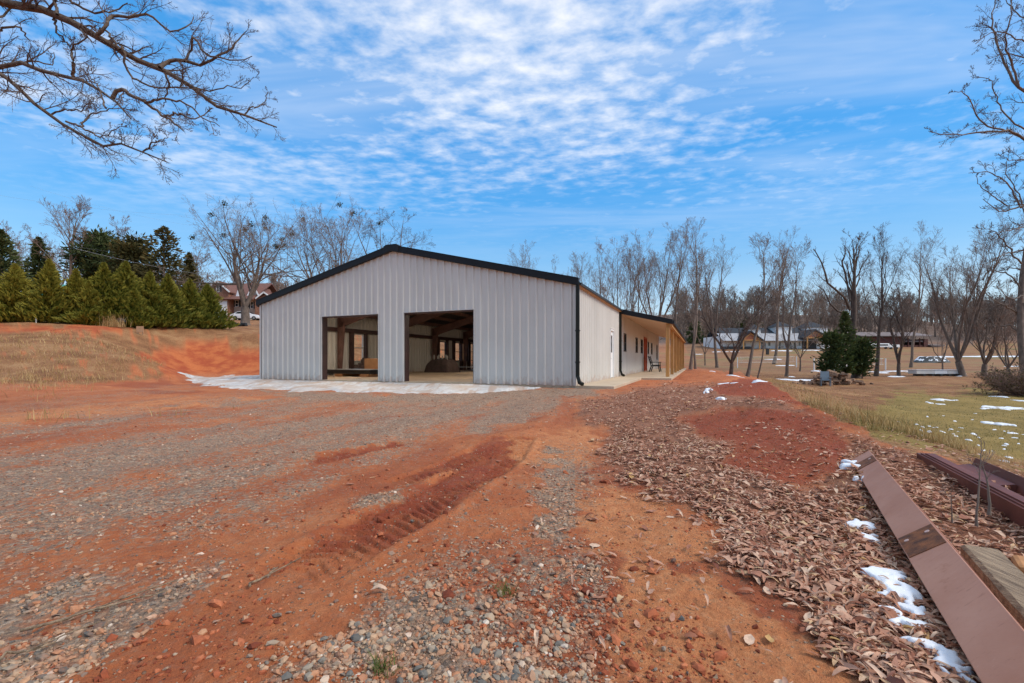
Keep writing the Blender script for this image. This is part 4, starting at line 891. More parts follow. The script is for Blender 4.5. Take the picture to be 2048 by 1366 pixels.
# ------------------------------------------------------------------ trees
def polyl(rs, S, D, L, K, wob, upc):
    N = len(S); P = np.zeros((N, K, 3)); P[:, 0] = S; d = D.copy()
    for k in range(1, K):
        d = norm(d + rs.normal(0, wob, (N, 3)) + np.array([0, 0, upc])); P[:, k] = P[:, k - 1] + d * (L / (K - 1))[:, None]
    return P
def children(rs, P, R, L, n, lo, ang, ratio, K, wob, upb, upc, rr, rmin, tipexp=.9, hi=1.0, taper=.75):
    N, Kp, _ = P.shape
    t = lo + (hi - lo) * (((np.arange(n)[None] + rs.random((N, n))) / n) ** tipexp); t = np.clip(t, 0, .995); idx = t * (Kp - 1); i0 = np.floor(idx).astype(int); f = (idx - i0)[..., None]
    a = np.arange(N)[:, None]; S = P[a, i0] * (1 - f) + P[a, i0 + 1] * f; T = norm(P[a, i0 + 1] - P[a, i0])
    Rp = R[a, i0] * (1 - f[..., 0]) + R[a, i0 + 1] * f[..., 0]
    q = rs.normal(0, 1, T.shape); q = norm(q - (q * T).sum(-1, keepdims=True) * T); an = ang * rs.uniform(.65, 1.3, (N, n))[..., None]
    D = T * np.cos(an) + q * np.sin(an); D[..., 2] += upb; D = norm(D)
    Ln = (L[:, None] * ratio * (1.15 - .7 * (t - lo) / max(1 - lo, .01)) * rs.uniform(.6, 1.25, (N, n))).ravel()
    C = polyl(rs, S.reshape(-1, 3), D.reshape(-1, 3), Ln, K, wob, upc)
    r0 = np.maximum(np.minimum(Rp * rr, Rp * .95).ravel(), rmin); tt = np.linspace(0, 1, K)[None]
    return C, np.maximum(r0[:, None] * (1 - tt * taper), rmin * .7), Ln
SIDES = (8, 6, 4, 3, 3, 3)
def skeleton(seed, Hh, r0, stems=1, spread=.25, lean=(0, 0), clear=.3, n=(13, 8, 6, 3), ang=(.75, .8, .8, .8), ratio=(.55, .5, .45, .5), upb=(.35, .2, .1, .05), wob=(.06, .13, .17, .2), upc=(.05, .06, .04, .02), rmin=.006, rr=(.55, .6, .62, .7), tipexp=.9, fork=0.0):
    rs = np.random.default_rng(seed); az = (np.arange(stems) + rs.random(stems) * .7) / stems * 2 * math.pi + rs.random() * 6
    tl = spread * rs.uniform(.6, 1.2, stems) if stems > 1 else np.full(1, spread * .15)
    D = np.stack([np.sin(tl) * np.cos(az) + lean[0], np.sin(tl) * np.sin(az) + lean[1], np.cos(tl)], -1); D = norm(D)
    L = Hh * rs.uniform(.8, 1.05, stems); S = np.zeros((stems, 3)); S[:, :2] += rs.normal(0, r0 * .5, (stems, 2)) if stems > 1 else 0
    tt = np.linspace(0, 1, 12); rb = r0 / (stems ** .5); tr0 = None
    if fork:
        tp = polyl(rs, np.zeros((1, 3)), norm(np.array([[lean[0], lean[1], 1.0]])), np.array([Hh * fork]), 12, .03, .02); S[:] = tp[0, -1]; D[:, :2] -= np.array(lean) * .6; D = norm(D); L = L * (1 - fork * .8)
        trr = r0 * (1 - tt * .22); trr[0] *= 1.4; trr[1] *= 1.12; tr0 = (tp, trr[None])
    P = polyl(rs, S, D, L, 12, wob[0], upc[0])
    R = np.maximum(rb * (1 - tt) ** .8 + rb * .06, rmin)[None] * rs.uniform(.75, 1.1, (stems, 1)); R = np.ascontiguousarray(R)
    if not fork: R[:, 0] *= 1.35
    lev = [(P, R)]; Lc = L
    for i in range(len(n)):
        K = (7, 5, 4, 3, 3)[i]; P, R, Lc = children(rs, P, R, Lc, n[i], clear if i == 0 else .22, ang[i], ratio[i], K, wob[i + 1] if i + 1 < len(wob) else .2, upb[i], upc[min(i, 3)], rr[i], rmin, tipexp if i == 0 else .9)
        lev.append((P, R))
    if tr0: lev[0] = (np.concatenate([tr0[0], lev[0][0]]), np.concatenate([tr0[1], lev[0][1]]))
    top = max(p[..., 2].max() for p, _ in lev); sc = Hh / top
    return [(p * sc, r * (1.0 if k > 1 else 1.0)) for k, (p, r) in enumerate(lev)]
def tree_meshes(lev, ntr=2):
    out = []
    for part in (lev[:ntr], lev[ntr:]):
        VV = []; QQ = []; b = 0
        for P, R in part:
            k = SIDES[min(lev.index((P, R)) if False else [i for i, l in enumerate(lev) if l[0] is P][0], 5)]
            v, q = tube_arrays(P, R, k); VV.append(v); QQ.append(q + b); b += len(v)
        out.append((np.vstack(VV), np.vstack(QQ)) if VV else None)
    return out
TREES = {}
def bare_tree(name, pos, lev, label, bark, twig, group=None, rz=0, ntr=2):
    e = empty(name, tuple(pos), rz); tag(e, label, 'tree', group); tm = tree_meshes(lev, ntr)
    np_mesh('trunk', tm[0][0], tm[0][1], bark, e, True); np_mesh('crown', tm[1][0], tm[1][1], twig, e, False); return e
def planted(u, Y, vtop):
    p = ground_pt(u, Y, -.12); return p, (CZ - (vtop - HV) / F * Y) - p[2]
GT = 'bare trees beyond the lawn'
def bt(u, Y, vtop, seed, label, r0=.2, bark='bark', twig='twig', group=GT, **kw):
    p, h = planted(u, Y, vtop); return bare_tree('bare_tree', p, skeleton(seed, h * 1.06, r0 * .78, **kw), label, M[bark], M[twig], group)
SLIM = dict(clear=.38, n=(11, 7, 6, 4), ang=(.55, .6, .7, .8), ratio=(.36, .52, .5, .5), upb=(.45, .35, .25, .15), rmin=.0085, rr=(.45, .55, .6, .7))
VASE = dict(fork=.24, stems=4, spread=.36, clear=.22, n=(8, 7, 5, 4), ang=(.5, .6, .7, .8), ratio=(.46, .5, .5, .5), upb=(.45, .4, .25, .15), rmin=.0085, rr=(.45, .55, .6, .7))
BUSHY = dict(fork=.14, stems=4, spread=.5, clear=.06, n=(8, 6, 5, 4), ang=(.6, .7, .8, .9), ratio=(.45, .5, .5, .5), upb=(.35, .25, .15, .08), wob=(.12, .16, .18, .2), rmin=.0085, rr=(.5, .55, .6, .7))
bt(1381, 54, 456, 101, 'tall slim bare tree with a straight pale trunk just right of the porch', .26, 'bark_pale', **SLIM)
bt(1391, 57, 500, 102, 'slimmer bare tree standing close behind the straight pale one by the porch', .18, 'bark_pale', **SLIM)
bt(1434, 68, 487, 103, 'upright bare tree with snow at its foot left of the volleyball court', .30, 'bark', **{**VASE, 'stems': 2, 'spread': .15, 'clear': .35})
bt(1462, 42, 545, 104, 'low spreading many-stemmed bare tree left of the nearer volleyball net', .26, 'bark_dark', 'twig_dark', **{**BUSHY, 'lean': (-.05, 0)})
bt(1494, 41, 472, 105, 'bare tree with a trunk leaning strongly to the right near the berm', .22, 'bark', **{**SLIM, 'lean': (.26, 0), 'clear': .3, 'upc': (.03, .06, .04, .02)})
bt(1513, 33, 560, 106, 'thin bare sapling-like trunk beside the leaning tree', .075, 'bark', **{**SLIM, 'n': (9, 5, 4, 2), 'rmin': .008})
bt(1548, 92, 470, 107, 'straight pale trunked bare tree in front of the white clubhouse', .34, 'bark_pale', **SLIM)
bt(1573, 47, 488, 108, 'forked bare tree between the two volleyball nets, crown spread like a fan', .22, 'bark', **{**VASE, 'stems': 2, 'spread': .3, 'clear': .38})
bt(1655, 75, 540, 109, 'rounded bare tree behind the cedar left side', .25, 'bark', **BUSHY)
bt(1752, 49, 468, 110, 'tall dark bare tree just right of the cedar with swept right crown', .22, 'bark_dark', 'twig_dark', **{**SLIM, 'lean': (.05, 0), 'clear': .35, 'ratio': (.40, .5, .5, .5)})
bt(1798, 47, 520, 111, 'crooked low forked bare tree with snow at its foot in front of the barn', .24, 'bark_dark', 'twig_dark', **{**BUSHY, 'stems': 3, 'spread': .35, 'wob': (.16, .16, .18, .2)})
bt(1822, 78, 462, 112, 'tall pale trunked bare tree in front of the red-brown barn', .34, 'bark_pale', **{**SLIM, 'clear': .45})
bt(1925, 47, 446, 113, 'largest spreading bare tree with trunk leaning left behind the lawn', .42, 'bark', **{**VASE, 'stems': 5, 'fork': .12, 'spread': .5, 'lean': (-.2, 0), 'clear': .12, 'n': (12, 8, 5, 3), 'ratio': (.46, .5, .5, .5)})
bt(1968, 47, 545, 114, 'many-stemmed bare tree right of the largest spreading tree', .34, 'bark', **{**BUSHY, 'stems': 5, 'lean': (.05, 0)})
bt(1310, 66, 462, 115, 'wide fan shaped bare tree rising behind the porch roof', .46, 'bark', 'twig', **{**VASE, 'stems': 5, 'spread': .42, 'n': (10, 8, 6, 3)})
bt(1352, 74, 463, 116, 'narrow bare tree between the fan shaped tree and the porch posts', .28, 'bark', **SLIM)
bt(1270, 72, 480, 117, 'dense bare tree left of the fan shaped tree behind the roof', .30, 'bark', 'twig', **VASE)
bt(1238, 68, 495, 118, 'bare tree with reddish brown twigs above the eave', .26, 'bark', 'twig_brown', **VASE)
bt(1190, 76, 490, 119, 'bare tree rising behind the right part of the roof slope', .28, 'bark', **VASE)
bt(1055, 100, 497, 120, 'small group of bare tops showing over the middle of the roof slope', .3, 'bark', **{**VASE, 'spread': .2})
bt(1135, 95, 515, 121, 'low bare tops showing over the roof near the right eave', .25, 'bark', **VASE)
bt(1290, 52, 585, 122, 'brown leafless thicket tree low behind the porch roof', .16, 'bark', 'twig_brown', **BUSHY)
bt(1220, 56, 560, 123, 'brown leafless thicket tree low behind the eave', .16, 'bark', 'twig_brown', **BUSHY)
bt(1410, 80, 540, 124, 'brown twiggy young tree right of the slim pale trunks', .16, 'bark', 'twig_brown', **BUSHY)
bt(1600, 66, 560, 125, 'twiggy bare tree between clubhouse turrets and the cedar', .16, 'bark', **BUSHY)
bt(1885, 60, 585, 126, 'low twiggy tree between the barn and the largest spreading tree', .14, 'bark', 'twig_brown', **BUSHY)
bt(2016, 44, 600, 127, 'twiggy bare tree behind the brown bush at the right edge', .2, 'bark', 'twig_brown', **BUSHY)
# the half-dead tree with a heavy limb to the left
p, h = planted(1712, 45, 456)
lv = skeleton(131, h, .36, fork=.3, stems=2, spread=.22, clear=.34, n=(7, 5, 4, 3), ang=(.5, .6, .7, .8), ratio=(.36, .45, .5, .5), upb=(.5, .3, .2, .1), wob=(.06, .15, .18, .2), rmin=.012)
def w2(u, v, Y): return at(u, v, Y) - p
limb = np.array([[w2(1700, 620, 45), w2(1690, 596, 44.6), w2(1672, 580, 44.3), w2(1655, 566, 44), w2(1650, 545, 43.9), w2(1643, 525, 43.7), w2(1632, 505, 43.5), w2(1627, 498, 43.5)],
                 [w2(1700, 602, 45), w2(1696, 575, 45.5), w2(1690, 545, 45.8), w2(1685, 530, 46), w2(1684, 522, 46), w2(1688, 515, 46), w2(1690, 508, 46), w2(1690, 502, 46)],
                 [w2(1703, 640, 45), w2(1690, 628, 46), w2(1675, 622, 46.4), w2(1660, 607, 46.6), w2(1652, 590, 46.6), w2(1648, 580, 46.6), w2(1640, 575, 46.6), w2(1632, 570, 46.6)]])
LR = np.stack([np.linspace(.16, .045, 8), np.linspace(.13, .05, 8), np.linspace(.12, .02, 8)])
P2, R2, L2 = children(np.random.default_rng(5), limb, LR, np.full(3, 7.0), 5, .3, .7, .22, 5, .18, .25, .05, .5, .012)
P3, R3, L3 = children(np.random.default_rng(6), P2, R2, L2, 4, .2, .7, .5, 4, .2, .1, .03, .6, .011)
bare_tree('bare_tree', p, [lv[0], lv[1], (limb, LR)] + lv[2:] + [(P2, R2), (P3, R3)], 'half dead bare tree behind the cedar with a heavy crooked limb to the left', M['bark_dark'], M['twig_dark'], GT, ntr=3)

# evergreens made of sprays of foliage
def sprays(rs, C, D, length, width, tint, cross=True):
    """two crossed pointed cards per spray: C centres, D directions"""
    N = len(C); q = rs.normal(0, 1, (N, 3)); s1 = norm(np.cross(D, q)); s2 = norm(np.cross(D, s1)); L = length[:, None]; W = width[:, None]; VV = []
    for s in ((s1, s2) if cross else (s1,)):
        VV.append(np.stack([C - D * L * .5, C + s * W * .5 - D * L * .05, C + D * L * .5, C - s * W * .5 + D * L * .1], 1))
    V = np.concatenate(VV).reshape(-1, 3); Q = np.arange(len(V)).reshape(-1, 4); t = np.repeat(np.concatenate([tint] * len(VV)), 4); return V, Q, t
def cypress(pos, h, rad, seed, label, mat='cypress', group='row of evergreen screen trees', name='evergreen_tree', N=4600, tipup=.8, tone=0.0, size=1.0, base=.02, pw=1.05):
    rs = np.random.default_rng(seed); z = rs.random(N) ** 1.15; az = rs.random(N) * 6.2832
    lobes = 1 + .16 * np.sin(az * 3 + z * 7 + seed) + 1.05 * (fbm(az * 2.6 + seed * 3.1, z * 10, 2) - .5) * 2
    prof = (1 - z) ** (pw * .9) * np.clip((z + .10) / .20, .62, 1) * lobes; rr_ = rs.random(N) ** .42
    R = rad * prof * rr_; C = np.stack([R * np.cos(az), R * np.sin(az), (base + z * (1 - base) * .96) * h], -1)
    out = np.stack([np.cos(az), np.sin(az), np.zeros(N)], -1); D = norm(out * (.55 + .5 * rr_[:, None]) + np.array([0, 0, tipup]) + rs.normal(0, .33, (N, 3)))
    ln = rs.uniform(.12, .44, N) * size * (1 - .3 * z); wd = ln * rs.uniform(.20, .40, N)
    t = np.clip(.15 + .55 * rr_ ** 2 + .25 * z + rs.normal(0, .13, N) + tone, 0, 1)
    V, Q, T = sprays(rs, C, D, ln, wd, t)
    e = empty(name, tuple(pos)); tag(e, label, 'tree', group)
    tp = MB().tube([(0, 0, -.1), (0, 0, h * .5), (.02, 0, h * .93)], [rad * .07, rad * .045, .012], 6).build('trunk', M['bark'], e)
    np_mesh('crown', V, Q, M[mat], e, attrs={'tint': T}); return e
HEDGE = [(30, 525, 26.5, 1.2, .26), (98, 515, 27.2, 1.15, .20), (152, 535, 28, .95, .15), (208, 522, 28.8, 1.6, -.02), (252, 518, 29.7, 1.5, -.05), (300, 540, 30.6, 1.3, .0), (336, 545, 31.6, 1.35, -.03), (380, 556, 33, 1.3, -.05), (415, 566, 34.4, 1.45, -.09), (178, 560, 27.6, .75, .1), (268, 575, 29.2, .9, -.04), (-30, 530, 26, 1.5, .24)]
HL = ['yellowish evergreen at the left end of the screen row', 'tall pointed yellow-green evergreen with teal slide showing behind it', 'slim evergreen between the teal slide and the thick dark evergreens', 'broad dark green evergreen behind the dry grass clump', 'tallest dark green evergreen left of the tan board', 'evergreen directly behind the tan board', 'evergreen right of the tan board, middle of the dark end', 'second evergreen from the right end of the row',
      'dark evergreen at the right end of the row beside the brick house', 'short young evergreen tucked before the slim one', 'short dark evergreen tucked in front near the tan board', 'evergreen cut off by the left edge of the picture']
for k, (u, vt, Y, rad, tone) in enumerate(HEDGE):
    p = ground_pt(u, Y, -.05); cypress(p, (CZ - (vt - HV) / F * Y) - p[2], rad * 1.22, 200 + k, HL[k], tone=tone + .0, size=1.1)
def pine(u, Y, vt, rad, seed, label, mat='pine', nclump=46, lo=.35, per=70, cs=.75, group='conifers behind the evergreen row', flat=.55):
    p = ground_pt(u, Y, -.1); h = (CZ - (vt - HV) / F * Y) - p[2]; rs = np.random.default_rng(seed); e = empty('pine_tree', tuple(p)); tag(e, label, 'tree', group)
    zc = lo + (1 - lo) * rs.random(nclump) ** .9; rp = rad * np.clip(np.sin((zc - lo) / (1 - lo) * 2.6 + .45), .12, 1) * rs.random(nclump) ** .55; az = rs.random(nclump) * 6.28
    CC = np.stack([rp * np.cos(az), rp * np.sin(az), zc * h * .97], -1)
    b = MB(); b.tube([(0, 0, -.1), (.1, 0, h * .4), (0, .1, h * .95)], [h * .016, h * .012, .03], 7)
    for c in CC: b.tube([(0, 0, c[2] - .12 * h * rs.random()), c * np.array([.5, .5, 1]) - [0, 0, .05 * h * .3], c], [h * .004, h * .003, .01], 4, cap=False)
    b.build('trunk', M['bark'], e, True)
    C = np.repeat(CC, per, 0) + rs.normal(0, 1, (nclump * per, 3)) * np.array([cs, cs, cs * flat]) * .5; N = len(C); D = norm((C - np.repeat(CC, per, 0)) + rs.normal(0, .25, (N, 3)) + [0, 0, .25])
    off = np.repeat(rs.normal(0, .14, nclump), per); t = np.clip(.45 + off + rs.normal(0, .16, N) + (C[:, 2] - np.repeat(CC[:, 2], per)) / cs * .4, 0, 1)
    V, Q, T = sprays(rs, C, D, rs.uniform(.3, .7, N) * cs, rs.uniform(.10, .2, N) * cs, t); np_mesh('crown', V, Q, M[mat], e, attrs={'tint': T}); return e
def spruce(u, Y, vt, rad, seed, label, mat='pine', group='conifers behind the evergreen row', N=3600, size=1.5, tone=0, base=.05, pw=.8):
    p = ground_pt(u, Y, -.1); return cypress(p, (CZ - (vt - HV) / F * Y) - p[2], rad, seed, label, mat, group, 'conifer_tree', N, .25, tone, size, base, pw)
spruce(2, 46, 452, 2.6, 301, 'dark conifer cut by the left edge behind the evergreen row', size=2.0)
spruce(78, 62, 468, 3.0, 302, 'dark conical conifer behind bare twigs left of the pale tree', size=2.2, tone=-.1)
pine(202, 62, 462, 3.3, 303, 'round topped green pine behind the evergreen row', nclump=55, lo=.45, cs=1.3)
spruce(328, 58, 446, 3.6, 304, 'tall ragged olive conifer, highest behind the evergreen row', 'pine_brown', size=2.4, N=2800, pw=.6)
pine(268, 58, 472, 2.6, 305, 'olive pine left of the tall ragged conifer', 'pine_brown', nclump=50, lo=.35, cs=1.2)
spruce(378, 66, 500, 2.6, 306, 'dark brownish conifer between the ragged conifer and the brick house', 'pine_brown', size=2.0, tone=-.1)
pine(235, 70, 520, 3.0, 307, 'dark low pine behind the middle of the evergreen row', nclump=50, lo=.2, cs=1.4)
GL = 'bare trees behind the evergreen row'
KL = dict(group=GL)
bt(142, 60, 412, 311, 'tall pale bare tree standing above the left evergreens', .32, 'bark_pale', 'twig_brown', **{**SLIM, 'n': (14, 9, 6, 3), 'ratio': (.42, .5, .5, .5), 'rmin': .014}, **KL)
bt(245, 72, 438, 312, 'thin bare tree top between the two pines', .2, 'bark_pale', 'twig_brown', **{**SLIM, 'rmin': .014}, **KL)
bt(60, 70, 470, 313, 'twiggy bare tree in front of the dark conical conifer', .22, 'bark', 'twig_brown', **{**BUSHY, 'rmin': .014}, **KL)
bt(105, 66, 462, 314, 'hazy brown bare tree left of the tall pale tree', .22, 'bark', 'twig_brown', **{**BUSHY, 'rmin': .015}, **KL)
bt(185, 80, 500, 315, 'pinkish brown thicket tree below the tall pale tree', .22, 'bark', 'twig_brown', **{**BUSHY, 'rmin': .016}, **KL)
bt(372, 74, 470, 316, 'bare brown tree behind the ragged conifer', .24, 'bark', 'twig_brown', **{**BUSHY, 'rmin': .015}, **KL)
bt(410, 72, 525, 317, 'low brown twiggy tree next to the brick house roof', .2, 'bark', 'twig_brown', **{**BUSHY, 'rmin': .015}, **KL)
bt(560, 100, 545, 318, 'low bare tree right of the brick house roof', .2, 'bark', 'twig', **{**BUSHY, 'rmin': .016}, **KL)
OAK = dict(fork=.20, stems=4, spread=.45, clear=.15, n=(10, 7, 5, 4), ang=(1.0, .75, .8, .9), ratio=(.88, .52, .48, .5), upb=(.10, .15, .15, .08), rr=(.5, .55, .6, .7), wob=(.06, .13, .17, .2), rmin=.009)
def with_clumps(e, lev, seed, n, mat='pine_brown', R=.28):
    rs = np.random.default_rng(seed); P = lev[3][0]; pk = P[rs.choice(len(P), n, replace=False, p=(P[:, -1, 2] ** 3) / (P[:, -1, 2] ** 3).sum()), -1]
    C = np.repeat(pk, 60, 0) + rs.normal(0, R * .5, (n * 60, 3)); D = norm(rs.normal(0, 1, C.shape)); V, Q, T = sprays(rs, C, D, rs.uniform(.10, .22, len(C)), rs.uniform(.05, .10, len(C)), rs.random(len(C)) * .7); np_mesh('mistletoe', V, Q, M[mat], e, attrs={'tint': T})
p, h = planted(490, 46, 378); lv = skeleton(401, h, .46, **OAK); 
# a single massive bole below the fork
e = bare_tree('oak_tree', p, lv, 'big bare oak with massive trunk in front of the brick house', M['bark'], M['twig'], 'large bare trees behind the building'); with_clumps(e, lv, 3, 14)
p, h = planted(652, 48, 392); lv = skeleton(402, h, .36, **{**OAK, 'stems': 5, 'spread': .5}); e = bare_tree('oak_tree', p, lv, 'large bare tree rising behind the left roof slope', M['bark'], M['twig'], 'large bare trees behind the building'); with_clumps(e, lv, 4, 6)
p, h = planted(762, 56, 398); lv = skeleton(403, h, .32, **{**OAK, 'stems': 4, 'spread': .3, 'ratio': (.42, .5, .5, .5)}); bare_tree('oak_tree', p, lv, 'bare tree rising just left of the roof ridge', M['bark'], M['twig_dark'], 'large bare trees behind the building')

M['cedar_leaf'] = tint_mat('cedar_green', [(0.0, (0.022, 0.040, 0.012)), (0.6, (0.065, 0.095, 0.026)), (1.0, (0.13, 0.15, 0.045))], 0.7, 0.2)
# cedar by the woodpile: three ragged dark clumps on thin trunks
def cedar(u, Y, vt, rad, seed, label, ncl, lo):
    return pine(u, Y, vt, rad, seed, label, 'cedar_leaf', ncl, lo, 60, .8, 'dark cedars by the woodpile', .6)
spruce(1690, 43, 618, .95, 501, 'tall ragged dark green cedar behind the woodpile', 'cedar_leaf', 'dark cedars by the woodpile', 1500, 1.5, .0, .10, .55)
cedar(1664, 42, 664, .48, 502, 'short dark cedar left of the tall one behind the woodpile', 30, .12); cedar(1724, 44, 680, .5, 503, 'lower lighter cedar right of the tall one', 26, .12)

# bush at the right edge
p = ground_pt(2050, 23, -.05); lv = skeleton(601, 2.0, .14, stems=60, spread=1.15, clear=.08, n=(9, 6, 4), ang=(.6, .7, .8), ratio=(.5, .5, .5), upb=(.1, .1, .05), wob=(.12, .2, .25), rmin=.006)
for k_ in range(len(lv)): lv[k_][0][..., :2] *= 1.25
e = empty('twiggy_bush', tuple(p)); tag(e, 'dense brown twiggy bush at the right edge of the lawn', 'bush'); tm = tree_meshes(lv, 1); np_mesh('stems', *tm[0], M['twig_brown'], e); np_mesh('crown', *tm[1], M['twig_brown'], e)
rs = np.random.default_rng(8); tips = np.concatenate([lv[3][0][:, -1], lv[2][0][:, -1]]); tips = tips[rs.choice(len(tips), 1500)]; D = norm(rs.normal(0, 1, tips.shape)); V_, Q_, T_ = sprays(rs, tips, D, rs.uniform(.06, .16, 1500), rs.uniform(.03, .06, 1500), rs.random(1500)); np_mesh('leaves', V_, Q_, M['pine_brown'], e, attrs={'tint': T_})

# ------------------------------------------------------------------ the two near trees whose limbs reach into the picture
def spline(pts, K):
    pts = np.array(pts, float); d = np.concatenate([[0], np.cumsum(np.linalg.norm(np.diff(pts, axis=0), axis=1))]); t = np.linspace(0, d[-1], K); n = len(pts)
    m = np.gradient(pts, d, axis=0); i = np.clip(np.searchsorted(d, t, side='right') - 1, 0, n - 2); h = (d[i + 1] - d[i])[:, None]; s = ((t - d[i]) / (d[i + 1] - d[i]))[:, None]
    return (2 * s ** 3 - 3 * s ** 2 + 1) * pts[i] + (s ** 3 - 2 * s ** 2 + s) * h * m[i] + (-2 * s ** 3 + 3 * s ** 2) * pts[i + 1] + (s ** 3 - s ** 2) * h * m[i + 1]
def limb_tree(name, label, base, limbs, scale, org, Ybase, root, trunk_pts, trunk_r, seed, lev_n, rmin, group=None, nz=.25, bark='bark_near', twig='twig_dark', upb=(.08, .05, .03), tw=.30):
    """limbs: (r0, r1, dY0, dY1, [(x, y) ...]) traced outlines get their own distance, which changes along each limb"""
    rs = np.random.default_rng(seed); P = []; R = []; K = 16
    for r0, r1, dy0, dy1, pts in limbs:
        n = len(pts); w_ = [at(org[0] + x / scale, org[1] + y / scale, Ybase + dy0 + (dy1 - dy0) * k / (n - 1) + rs.normal(0, nz * .3)) - base for k, (x, y) in enumerate(pts)]
        s = spline(w_, K); s[1:-1] += rs.normal(0, .012 * nz / .25, (K - 2, 3)); P.append(s); R.append(np.linspace(1, 0, K) ** .8 * (r0 - r1) + r1)
    P = np.array(P); R = np.array(R); L = np.linalg.norm(np.diff(P, axis=1), axis=2).sum(1)
    e = empty(name, tuple(base)); tag(e, label, 'tree', group)
    tp = spline(trunk_pts, 16); tr_ = np.linspace(trunk_r[0], trunk_r[1], 16); v1, q1 = tube_arrays(tp[None], tr_[None], 12); v2, q2 = tube_arrays(P, R, 7)
    np_mesh('trunk', np.vstack([v1, v2]), np.vstack([q1, q2 + len(v1)]), M[bark], e, True)
    a, b, c = lev_n
    per = np.maximum(2, np.round(a * L / L.mean())).astype(int); lv = []
    for i in range(len(P)):
        lv.append(children(rs, P[i:i + 1], R[i:i + 1], L[i:i + 1].clip(.6 * L.mean(), 1.3 * L.mean()), int(per[i]), .10, .75, tw, 7, .15, upb[0], .02, .40, rmin * 1.6))
    C1 = tuple(np.concatenate([l[k] for l in lv]) for k in range(3)); C2 = children(rs, *C1, b, .12, .75, .50, 6, .16, upb[1], .02, .62, rmin * 1.15); C3 = children(rs, *C2, c, .15, .8, .42, 4, .17, upb[2], .02, .7, rmin)
    VV = []; QQ = []; bb = 0
    for P_, R_2, _ in (C1, C2, C3):
        v, q = tube_arrays(P_, R_2, 4 if P_ is C1[0] else 3); VV.append(v); QQ.append(q + bb); bb += len(v)
    np_mesh('crown', np.vstack(VV), np.vstack(QQ), M[twig], e); 
    tips = C3[0][:, -1]; tips = tips[rs.random(len(tips)) < .5]; D = norm(C3[0][:len(tips), -1] - C3[0][:len(tips), 0]); V_, Q_, T_ = sprays(rs, tips, norm(rs.normal(0, 1, tips.shape)), rs.uniform(3.0, 6, len(tips)) * rmin, rs.uniform(2, 4, len(tips)) * rmin, rs.random(len(tips)) * .6)
    np_mesh('buds', V_, Q_, M[twig], e); return e
LIMB_L = [(.095, .011, 0, .9, [(-1150, 120), (-800, -80), (-420, -100), (-150, -30), (0, 25), (150, 35), (370, 92), (560, 200), (780, 322), (900, 390), (1040, 440), (1200, 540), (1350, 640), (1430, 710), (1570, 740), (1680, 790), (1800, 828)]),
    (.06, .009, .3, -.6, [(-1150, 640), (-800, 520), (-420, 440), (-60, 470), (30, 420), (150, 420), (300, 470), (430, 512), (480, 502), (600, 560), (730, 640), (785, 690), (850, 770)]),
    (.030, .007, -.5, -.9, [(730, 640), (785, 592), (850, 610), (930, 660), (1000, 700), (1070, 750), (1130, 795), (1195, 853)]),
    (.045, .007, .2, -.8, [(-1150, 520), (-800, 400), (-420, 360), (-40, 460), (60, 520), (150, 600), (240, 690), (330, 760), (430, 820), (520, 870), (610, 910), (680, 945), (725, 915), (840, 955), (940, 990), (1030, 1020), (1088, 1055)]),
    (.034, .006, .3, .6, [(1040, 440), (1090, 402), (1200, 398), (1290, 430), (1400, 370), (1500, 310), (1560, 250), (1605, 200)]),
    (.022, .006, .4, .2, [(1200, 400), (1238, 330), (1260, 240), (1310, 320), (1400, 372), (1560, 390), (1640, 365)]),
    (.030, .006, 0, .4, [(620, 235), (690, 160), (740, 105), (850, 108), (970, 105), (1050, 165), (1120, 205), (1200, 180), (1260, 110)]),
    (.026, .008, .2, 0, [(478, 500), (472, 400), (465, 325), (520, 270), (570, 235)]),
    (.024, .008, .3, .5, [(380, -120), (450, 0), (560, 60), (700, 72), (760, 60), (830, 20)]), (.024, .008, 0, .3, [(372, 95), (362, 40), (370, -60)]),
    (.020, .006, .1, .5, [(790, 300), (805, 390), (850, 500), (920, 540), (1000, 568), (1100, 575), (1250, 572), (1340, 600)]),
    (.018, .005, -.8, -.6, [(940, 668), (1070, 650), (1200, 672), (1290, 740), (1370, 792), (1430, 822)]), (.016, .005, -.8, -1, [(1070, 750), (1180, 745), (1290, 768), (1380, 700)]),
    (.014, .004, -.6, -.3, [(525, 825), (590, 745), (700, 712), (820, 700)]), (.015, .004, -.6, -.9, [(430, 790), (560, 842), (660, 890), (780, 822)]), (.014, .004, -.2, -.4, [(335, 745), (400, 717), (500, 716), (610, 655)]),
    (.024, .006, .5, .9, [(-100, 215), (0, 195), (95, 172), (150, 210), (200, 270)]), (.018, .005, .4, .6, [(-60, 120), (40, 110), (60, 60), (150, 20), (200, -60)]),
    (.022, .005, .8, 1.2, [(1050, 450), (1090, 520), (1080, 620), (1060, 700)]), (.02, .006, .1, .5, [(780, 322), (720, 230), (680, 190), (650, 190)]),
    (.018, .005, .2, .6, [(360, 110), (370, 200), (420, 270), (465, 320)]), (.016, .005, 0, .4, [(100, 420), (230, 400), (330, 420), (350, 340)]), (.012, .004, -.6, -.2, [(690, 705), (640, 560), (560, 480)]), (.014, .004, .8, 1.2, [(1240, 560), (1380, 590), (1480, 560), (1560, 570), (1650, 500)]),
    (.012, .004, -.8, -.9, [(930, 985), (965, 950), (1040, 920), (1095, 890)]), (.014, .004, .9, 1.2, [(1590, 745), (1620, 700), (1700, 680), (1735, 600)])]
bx_, by_ = -12.4, 7.6; base = np.array([bx_, by_, hz(bx_, by_) - .1])
